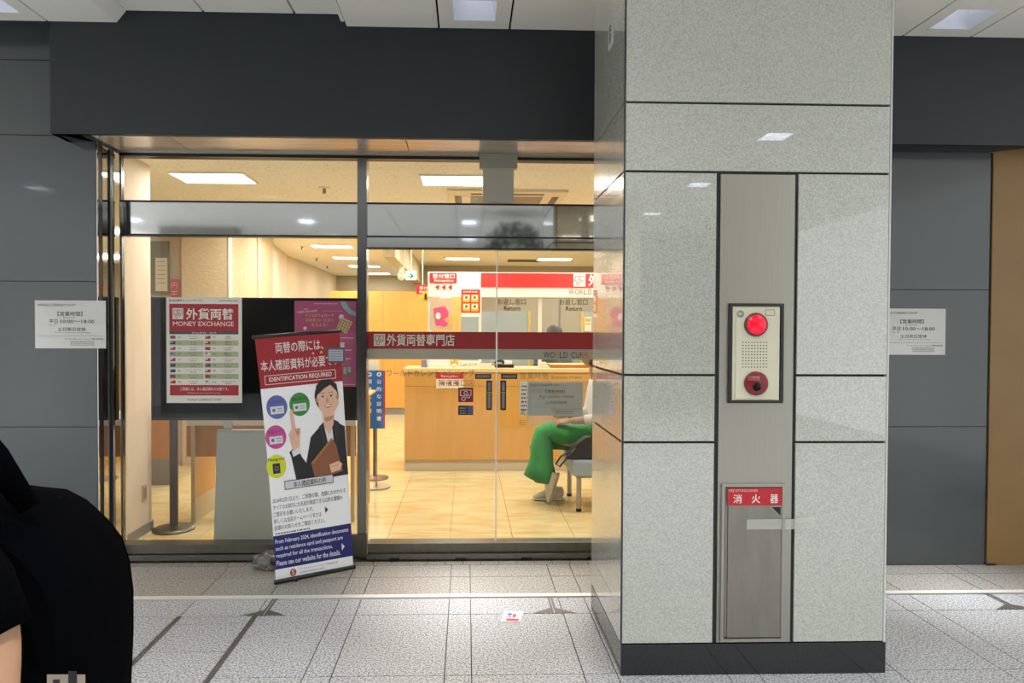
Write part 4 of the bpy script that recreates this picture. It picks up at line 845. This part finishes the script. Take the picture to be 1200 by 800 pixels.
# ------------------------------------------------------------------ bench
bx0 = PX(655, 5.75); t = thing('bench', 'pale blue padded bench with steel legs behind the glass door', 'bench', (1.5, 5.85, 0))
zb1 = .43; vin = mat('pale blue vinyl', '#a3b3b8', .35)
X0 = PX(672, 5.55); 
MB().box((X0, 5.55, .30), (2.6, 6.2, zb1)).build('seat', vin, t, .02)
box('under_frame', (X0+.04, 5.6, .275), (2.56, 6.15, .30), steel, t)
for lx, ly in ((X0+.06, 5.6), (X0+.06, 6.12), (2.5, 5.6), (2.5, 6.12), (1.6, 5.6), (1.6, 6.12)):
    lg = MB().cyl((lx, ly, .025), (lx, ly, .275), .02, n=14).build('leg', steel, t); MB().cyl((lx, ly, 0), (lx, ly, .025), .022, n=14).build('foot_cap', rubber, lg)

# ------------------------------------------------------------------ people
skin_m = mat('skin', '#a87e62', .5); hair_m = mat('black hair', '#17120f', .45, bump=.4, bscale=160)
def skin_body(name, J, E, parent, m, sub=2):
    """J: name -> (point, radius); E: pairs; one continuous surface grown along the skeleton"""
    names = list(J); me = bpy.data.meshes.new(name); o = parent
    me.from_pydata([Vector(J[n_][0])-LOC[parent] for n_ in names], [(names.index(a), names.index(b)) for a, b in E], [])
    ob = bpy.data.objects.new(name, me); COL.objects.link(ob)
    md = ob.modifiers.new('skin', 'SKIN'); md.use_smooth_shade = True; md.branch_smoothing = .4
    for i, n_ in enumerate(names):
        r = J[n_][1]; r = r if isinstance(r, tuple) else (r, r)
        me.skin_vertices[0].data[i].radius = r
    me.skin_vertices[0].data[0].use_root = True
    ob.modifiers.new('sub', 'SUBSURF').levels = sub; ob.modifiers['sub'].render_levels = sub
    dg = bpy.context.evaluated_depsgraph_get(); m2 = bpy.data.meshes.new_from_object(ob.evaluated_get(dg))
    bpy.data.objects.remove(ob); m2.name = name; m2.materials.clear(); m2.materials.append(m)
    for p_ in m2.polygons: p_.use_smooth = True
    r_ = bpy.data.objects.new(name, m2); COL.objects.link(r_); r_.parent = parent; LOC[r_] = LOC[parent].copy()
    return r_
def head(c, f, parent, hairm=hair_m, s=1.0, skinm=skin_m, longhair=False):
    """head at c facing f (unit xy vector)"""
    c = Vector(c); fx = Vector((f[0], f[1], 0)).normalized(); sx = Vector((-fx.y, fx.x, 0)); up = Vector((0, 0, 1))
    mb = MB(); mb.ball((0, 0, 0), (.095*s, .076*s, .118*s), nu=28, nv=20)
    vs = []
    for v in mb.v:
        x, y, z = v
        if z < 0: x *= 1+.18*z/.118/s*(1 if x < 0 else -.25); y *= 1+.32*z/(.118*s)
        if x > 0: x *= .93
        vs.append(c+fx*x+sx*y+up*z)
    mb.v = [tuple(v) for v in vs]
    L = lambda a, b, d: tuple(c+fx*a*s+sx*b*s+up*d*s)
    mb.tube([L(.083, 0, .015), L(.098, 0, -.01), L(.105, 0, -.028), L(.088, 0, -.036)], [.007*s, .010*s, .015*s, .010*s], n=10)
    for q in (-1, 1): mb.tube([L(-.005, q*.072, .02), L(-.012, q*.083, .005), L(-.004, q*.078, -.025)], [.008*s, .017*s, .009*s], n=8)
    h = mb.build('head', skinm, parent)
    for q in (-1, 1):
        e = MB().ball(L(.078, q*.031, .006), .0115*s, nu=12, nv=8).build('eye', mat('eye white', '#e8e4e0', .2), h)
        MB().ball(L(.0865, q*.031, .006), .0052*s, nu=10, nv=6).build('iris', mat('dark iris', '#20140f', .15), h) if False else None
    MB().tube([L(.082, -.024, -.058), L(.092, 0, -.060), L(.082, .024, -.058)], [.003*s, .0075*s, .003*s], n=8).build('mouth', mat('lips', '#a8605a', .4), h)
    mb = MB(); mb.ball((0, 0, 0), (.108*s, .088*s, .122*s), nu=28, nv=18)
    vs = []
    for v in mb.v:
        x, y, z = v
        if x > .0: lim = .045*s + .0*x; z = max(z, lim+.25*abs(y)*0) if x > .03*s else z
        if x > .03*s and z <= .046*s: x = .06*s
        vs.append(c+fx*(x-.008*s)+sx*y+up*(z+.012*s if z > 0 else z*(1.6 if longhair else .9)))
    mb.v = [tuple(v) for v in vs]; mb.build('hair', hairm, parent)
    return h
def hand(w_, d_, side, parent, m=skin_m, curl=.6, k=1.0, name='hand'):
    """palm and five fingers from wrist w_ along d_, side = thumb direction"""
    w_ = Vector(w_); d_ = Vector(d_).normalized(); sd = Vector(side); sd = (sd-d_*sd.dot(d_)).normalized(); nn = d_.cross(sd).normalized()
    mb = MB(); mb.tube([w_, w_+d_*.03*k, w_+d_*.065*k, w_+d_*.09*k], [(.016*k, .024*k), (.016*k, .034*k), (.014*k, .042*k), (.011*k, .040*k)], n=14, up=nn)
    for i, (o_, ln) in enumerate(((.030, .070), (.010, .080), (-.010, .074), (-.029, .058))):
        p0 = w_+d_*.080*k+sd*o_*k; pts = [p0]; a_ = 0
        for q in range(3):
            a_ += curl*(.5+.3*q); pts.append(pts[-1]+(d_*math.cos(a_)+nn*math.sin(a_))*ln*k*(.42, .33, .25)[q])
        mb.tube(pts, [.0092*k, .0088*k, .008*k, .006*k], n=8)
    p0 = w_+d_*.022*k+sd*.026*k; mb.tube([p0, p0+(d_*.6+sd*.7+nn*.2)*.035*k, p0+(d_*.9+sd*.55+nn*.5)*.062*k], [.013*k, .011*k, .008*k], n=8)
    return mb.build(name, m, parent)
def shoe(a_, d_, parent, m, sole, L=.27, pitch=0, name='shoe'):
    """a_: point on the ground under the heel, d_: heel to toe direction"""
    a_ = Vector(a_); d_ = Vector((d_[0], d_[1], 0)).normalized(); up = Vector((0, 0, 1)); sd = d_.cross(up)
    q = Matrix.Rotation(pitch, 3, sd); dd = q @ d_; uu = q @ up
    def pt(t, h): return a_+dd*(t*L)+uu*h
    mb = MB(); mb.tube([pt(-.02, .06), pt(.03, .062), pt(.2, .062), pt(.42, .055), pt(.65, .045), pt(.85, .036), pt(1.0, .03)], [(.02, .015), (.052, .034), (.056, .038), (.045, .042), (.032, .047), (.022, .042), (.008, .018)], n=16, up=uu)
    s_ = mb.build(name, m, parent)
    mb = MB(); mb.tube([pt(-.05, .012), pt(0, .013), pt(.3, .012), pt(.65, .012), pt(.9, .013), pt(1.03, .02)], [(.012, .02), (.015, .038), (.013, .040), (.013, .049), (.012, .043), (.008, .016)], n=16, up=uu)
    mb.build('sole', sole, s_); return s_

PITCH = -1.3
# seated visitor in green trousers, facing left, legs crossed
sx_, sy_ = 1.18, 5.9
vp = thing('person', 'seated person in wide green trousers and cream trainers, legs crossed, on the bench', 'person', (sx_, sy_, 0))
hipx, hz = 1.18, .53
kneeA = Vector((.66, 5.85, .60)); footA = Vector((.68, 5.84, .26))       # lifted (crossed) leg
kneeB = Vector((.60, 6.02, .50)); footB = Vector((.77, 6.00, .10))       # leg on the floor
J = {'pelvis': ((hipx, 5.95, hz), .13), 'waist': ((hipx+.03, 5.95, .72), (.13, .11)), 'chest': ((hipx+.01, 5.95, .92), (.16, .12)), 'neck0': ((hipx-.02, 5.95, 1.06), (.08, .08)), 'neck': ((hipx-.05, 5.95, 1.13), .052), 'skull': ((hipx-.08, 5.95, 1.20), .05),
     'shA': ((hipx-.01, 5.77, 1.02), .06), 'elA': ((hipx-.06, 5.70, .75), .045), 'wrA': ((hipx-.30, 5.80, .72), .03),
     'shB': ((hipx-.01, 6.13, 1.02), .06), 'elB': ((hipx-.06, 6.20, .75), .045), 'wrB': ((hipx-.28, 6.08, .73), .03),
     'hA': ((hipx-.04, 5.86, hz), .10), 'kA': (tuple(kneeA), .062), 'fA': (tuple(footA), .04), 'hB': ((hipx-.04, 6.04, hz), .10), 'kB': (tuple(kneeB), .062), 'fB': (tuple(footB), .04)}
Ed = [('pelvis', 'waist'), ('waist', 'chest'), ('chest', 'neck0'), ('neck0', 'neck'), ('neck', 'skull'), ('chest', 'shA'), ('shA', 'elA'), ('elA', 'wrA'), ('chest', 'shB'), ('shB', 'elB'), ('elB', 'wrB'), ('pelvis', 'hA'), ('hA', 'kA'), ('kA', 'fA'), ('pelvis', 'hB'), ('hB', 'kB'), ('kB', 'fB')]
skin_body('body', J, Ed, vp, skin_m)
head((hipx-.10, 5.95, 1.30), (-1, 0), vp)
green = mat('green cloth', '#2f8f3e', .85, noise=.3, nscale=7, stretch=(1.6, 1, .7), bump=1, bscale=16)
mb = MB()
mb.tube([(hipx+.10, 5.95, .60), (hipx+.02, 5.93, .57), (hipx-.16, 5.88, .575), (.82, 5.85, .60), (.70, 5.84, .635), (.655, 5.84, .615), (.645, 5.84, .55), (.65, 5.835, .45), (.64, 5.83, .33), (.60, 5.83, .22)],
        [(.10, .14), (.13, .13), (.10, .105), (.09, .088), (.08, .08), (.085, .075), (.085, .085), (.095, .095), (.11, .11), (.13, .115)], n=20)
mb.tube([(hipx+.02, 5.99, .55), (hipx-.16, 6.02, .53), (.80, 6.03, .52), (.68, 6.03, .51), (.64, 6.02, .46), (.66, 6.01, .36), (.69, 6.0, .25), (.70, 6.0, .17)],
        [(.12, .12), (.10, .10), (.085, .085), (.078, .078), (.085, .08), (.095, .09), (.11, .095), (.12, .10)], n=20)
mb.build('trousers', green, vp)
shirt = mat('white shirt', '#e6e4de', .8, bump=.3, bscale=12)
mb = MB(); mb.tube([(hipx+.04, 5.95, .56), (hipx+.04, 5.95, .70), (hipx+.01, 5.95, .90), (hipx, 5.95, 1.02), (hipx-.03, 5.95, 1.09)], [(.17, .14), (.17, .135), (.20, .14), (.17, .11), (.07, .065)], n=22, up=(0, 1, 0))
for q, y in ((-1, 5.77), (1, 6.13)): mb.tube([(hipx-.01, y-q*.02, 1.03), (hipx-.03, y+q*.04, .92), (hipx-.06, y+q*.07, .76), (hipx-.17, y+q*.02, .735)], [.068, .062, .055, .047], n=14)
mb.build('shirt', shirt, vp)
trn = mat('cream suede', '#cfc3ae', .8); sol = mat('off white sole', '#e6dfd0', .6)
hand((hipx-.30, 5.80, .72), (-1, .1, -.1), (0, 1, .2), vp); hand((hipx-.28, 6.08, .73), (-1, -.1, -.1), (0, -1, .2), vp)
pS = PF(655, 581.5); shoe((pS.x+.02, 5.99, 0), (-1, -.05), vp, trn, sol, .27)
pq = P(662, 560, 5.82); shoe((.80, 5.83, .255), (-1, 0), vp, trn, mat('grey sole', '#a59b85', .6), .26, pitch=PITCH)
bgk = thing('shoulder_bag', 'black bag with a strap lying on the bench beside the green trousers', 'bag', (PX(684, 5.6), 5.63, zb1))
mb = MB(); bxx = PX(664, 5.62)
mb.prism([(bxx, 5.58, zb1), (bxx+.45, 5.58, zb1), (bxx+.45, 5.58, zb1+.20), (bxx+.16, 5.58, zb1+.185), (bxx+.06, 5.58, zb1+.11)], (0, .12, 0)); mb.build('body', mat('black nylon', '#17181b', .6, bump=.4, bscale=15), bgk, .018)
MB().tube([(bxx+.07, 5.575, zb1+.10), (bxx+.0, 5.56, zb1+.02), (bxx-.06, 5.55, zb1-.05), (bxx-.09, 5.56, zb1-.03), (bxx-.05, 5.57, zb1+.03), (bxx+.03, 5.58, zb1+.07)], .008, n=8).build('strap', black, bgk)
MB().tube([(bxx+.2, 5.575, zb1+.185), (bxx+.27, 5.56, zb1+.26), (bxx+.34, 5.56, zb1+.27), (bxx+.4, 5.575, zb1+.19)], .008, n=8).build('handle', black, bgk); box('buckle', (bxx+.22, 5.57, zb1+.15), (bxx+.28, 5.58, zb1+.18), flat('#3a66a8'), bgk)

# clerk behind the counter
kx, ky = PX(648.5, 8.1), 8.1
ck = thing('person', 'clerk behind the counter, only dark hair showing above the red band', 'person', (kx, ky, 0))
J = {'pelvis': ((kx, ky, .86), (.14, .10)), 'waist': ((kx, ky, 1.0), (.12, .09)), 'chest': ((kx, ky, 1.16), (.15, .10)), 'neck0': ((kx, ky, 1.27), (.07, .07)), 'neck': ((kx, ky, 1.32), .048), 'skull': ((kx, ky, 1.38), .05)}
Ed = [('pelvis', 'waist'), ('waist', 'chest'), ('chest', 'neck0'), ('neck0', 'neck'), ('neck', 'skull')]
for s, q in (('A', -1), ('B', 1)):
    J['s'+s] = ((kx+q*.16, ky, 1.24), .055); J['e'+s] = ((kx+q*.2, ky-.02, .99), .04); J['w'+s] = ((kx+q*.17, ky-.22, .98), .028)
    J['h'+s] = ((kx+q*.09, ky, .80), .09); J['k'+s] = ((kx+q*.1, ky, .44), .058); J['f'+s] = ((kx+q*.1, ky, .08), .04)
    Ed += [('chest', 's'+s), ('s'+s, 'e'+s), ('e'+s, 'w'+s), ('pelvis', 'h'+s), ('h'+s, 'k'+s), ('k'+s, 'f'+s)]
skin_body('body', J, Ed, ck, skin_m)
head((kx, ky-.01, 1.43), (-.9, .5), ck, longhair=True)
navy = mat('navy uniform', '#20263a', .7); mb = MB()
mb.tube([(kx, ky, .50), (kx, ky, .8), (kx, ky, .98), (kx, ky, 1.18), (kx, ky, 1.26), (kx, ky, 1.31)], [(.15, .19), (.14, .19), (.115, .15), (.13, .18), (.10, .15), (.06, .06)], n=22, up=(0, 1, 0))
for q in (-1, 1): mb.tube([(kx+q*.15, ky, 1.25), (kx+q*.2, ky-.02, .99), (kx+q*.175, ky-.18, .98)], [.065, .05, .04], n=14)
mb.build('uniform', navy, ck)
for q in (-1, 1): hand((kx+q*.17, ky-.22, .98), (0, -1, -.1), (-q, 0, .2), ck); shoe((kx+q*.1, ky+.06, 0), (0, -1), ck, black, rubber, .24)

# passer-by with a backpack, close at the left
bk_ = mat('black cloth', (.0012, .0013, .0018), 1, spec=.02, bump=.3, bscale=9); bk2 = mat('black nylon pack', (.001, .0011, .0016), 1, spec=.02, bump=.35, bscale=12)
px_, py_ = -1.13, 1.36
pp = thing('person', 'passer-by in black with bare forearm walking out at the lower left', 'person', (px_, py_, 0))
J = {'pelvis': ((px_, py_, .94), (.13, .15)), 'waist': ((px_-.0, py_, 1.08), (.11, .14)), 'chest': ((px_-.02, py_, 1.27), (.12, .16)), 'neck0': ((px_-.05, py_, 1.40), (.07, .08)), 'neck': ((px_-.07, py_, 1.47), .055), 'skull': ((px_-.10, py_, 1.55), .055),
     'shA': ((px_+.10, py_-.18, 1.32), .065), 'elA': ((-.765, 1.12, 1.02), .045), 'wrA': ((-.745, 1.09, .77), .03),
     'shB': ((px_-.0, py_+.18, 1.35), .065), 'elB': ((px_-.05, py_+.24, 1.07), .045), 'wrB': ((px_-.24, py_+.24, .90), .03),
     'hA': ((px_+.01, py_-.09, .88), .10), 'kA': ((px_+.02, py_-.1, .48), .064), 'fA': ((px_+.22, py_-.1, .12), .042), 'hB': ((px_-.01, py_+.09, .88), .10), 'kB': ((px_-.16, py_+.1, .49), .064), 'fB': ((px_-.22, py_+.1, .09), .042)}
Ed = [('pelvis', 'waist'), ('waist', 'chest'), ('chest', 'neck0'), ('neck0', 'neck'), ('neck', 'skull'), ('chest', 'shA'), ('shA', 'elA'), ('elA', 'wrA'), ('chest', 'shB'), ('shB', 'elB'), ('elB', 'wrB'), ('pelvis', 'hA'), ('hA', 'kA'), ('kA', 'fA'), ('pelvis', 'hB'), ('hB', 'kB'), ('kB', 'fB')]
skin_body('body', J, Ed, pp, skin_m)
head((px_-.13, py_, 1.64), (-1, 0), pp)
mb = MB(); mb.tube([(px_+.01, py_, .86), (px_+.01, py_, 1.0), (px_, py_, 1.2), (px_-.01, py_, 1.33), (px_-.04, py_, 1.40), (px_-.07, py_, 1.44)], [(.19, .145), (.18, .14), (.20, .135), (.19, .11), (.11, .085), (.065, .06)], n=24, up=(0, 1, 0))
mb.tube([(px_+.0, py_-.06, 1.36), (px_+.07, py_-.15, 1.345), (px_+.13, py_-.19, 1.28), (-.90, 1.135, 1.17), (-.81, 1.125, 1.07), (-.765, 1.118, .995)], [.07, .088, .09, .078, .07, .06], n=18)
mb.tube([(px_, py_+.15, 1.36), (px_-.02, py_+.22, 1.22), (px_-.05, py_+.24, 1.10)], [.085, .075, .062], n=16)
mb.build('shirt', bk_, pp)
mb = MB()
mb.tube([(px_, py_-.06, .99), (px_+.01, py_-.09, .84), (px_+.02, py_-.1, .5), (px_+.20, py_-.1, .15)], [(.13, .12), (.115, .12), (.085, .085), (.06, .07)], n=18); mb.tube([(px_, py_+.06, .99), (px_-.01, py_+.09, .84), (px_-.16, py_+.1, .5), (px_-.215, py_+.1, .12)], [(.13, .12), (.115, .12), (.085, .085), (.06, .07)], n=18)
mb.build('trousers', bk_, pp)
hand((-.745, 1.09, .77), (-.2, 0, -1), (0, .3, 1), pp); hand((px_-.24, py_+.24, .90), (-1, 0, -.5), (0, -.3, 1), pp)
shoe((px_+.28, py_-.1, .07), (-1, 0), pp, black, rubber, .28, pitch=-.5); shoe((px_-.17, py_+.1, 0), (-1, 0), pp, black, rubber, .28)
bp_ = thing('backpack', 'black backpack with pale webbing tag worn by the passer-by at the lower left', 'backpack', (-.78, py_, .72))
prof = [(45, 566), (75, 569), (100, 582), (122, 603), (140, 626), (151, 660), (156, 700), (156, 760), (153, 830), (140, 880), (60, 890), (-60, 890), (-70, 700), (-60, 600), (0, 560)]
pts = [P(u, v, py_+.12) for u, v in prof]; mb = MB(); N = len(pts)
cen = sum(pts, Vector())/N; vs = []; lay = [(-.0, .86), (.03, .97), (.08, 1), (.20, 1), (.26, .96), (.29, .85)]
for dy, sc2 in lay: vs += [Vector((cen.x+(p.x-cen.x)*sc2, py_-.13+dy, cen.z+(p.z-cen.z)*sc2)) for p in pts]
fs = [(k_*N+i, k_*N+(i+1) % N, (k_+1)*N+(i+1) % N, (k_+1)*N+i) for k_ in range(len(lay)-1) for i in range(N)] + [list(range(N)), list(range((len(lay)-1)*N, len(lay)*N))[::-1]]
mb.add(vs, fs, None, True); mb.build('body', bk2, bp_, .004)
MB().prism([P(150, 640, py_-.10), P(160, 700, py_-.10), P(160, 790, py_-.10), P(118, 800, py_-.10), P(122, 720, py_-.10)], (0, .16, 0)) if False else None
MB().tube([(-.80, 1.27, 1.17), (-.85, 1.25, 1.265), (-.90, 1.24, 1.33), (-1.0, 1.21, 1.41), (-1.10, 1.19, 1.425), (-1.20, 1.19, 1.36), (-1.23, 1.2, 1.24), (-1.15, 1.18, 1.08)], [(.012, .02), (.012, .03), (.012, .034), (.012, .036), (.012, .036), (.01, .032), (.008, .02), (.006, .014)], n=10).build('shoulder_strap', bk2, bp_)
A = Art(lambda u, v, l: tuple(P(u, v, py_-.136-l*.001))); A.rect(55, 790, 100, 830, '#8d8474', 1); A.rect(62, 796, 70, 830, '#15151a', 2); A.rect(80, 786, 90, 806, '#15151a', 2); A.rect(78, 812, 96, 830, '#15151a', 2)
A.build('webbing_tag', bp_)
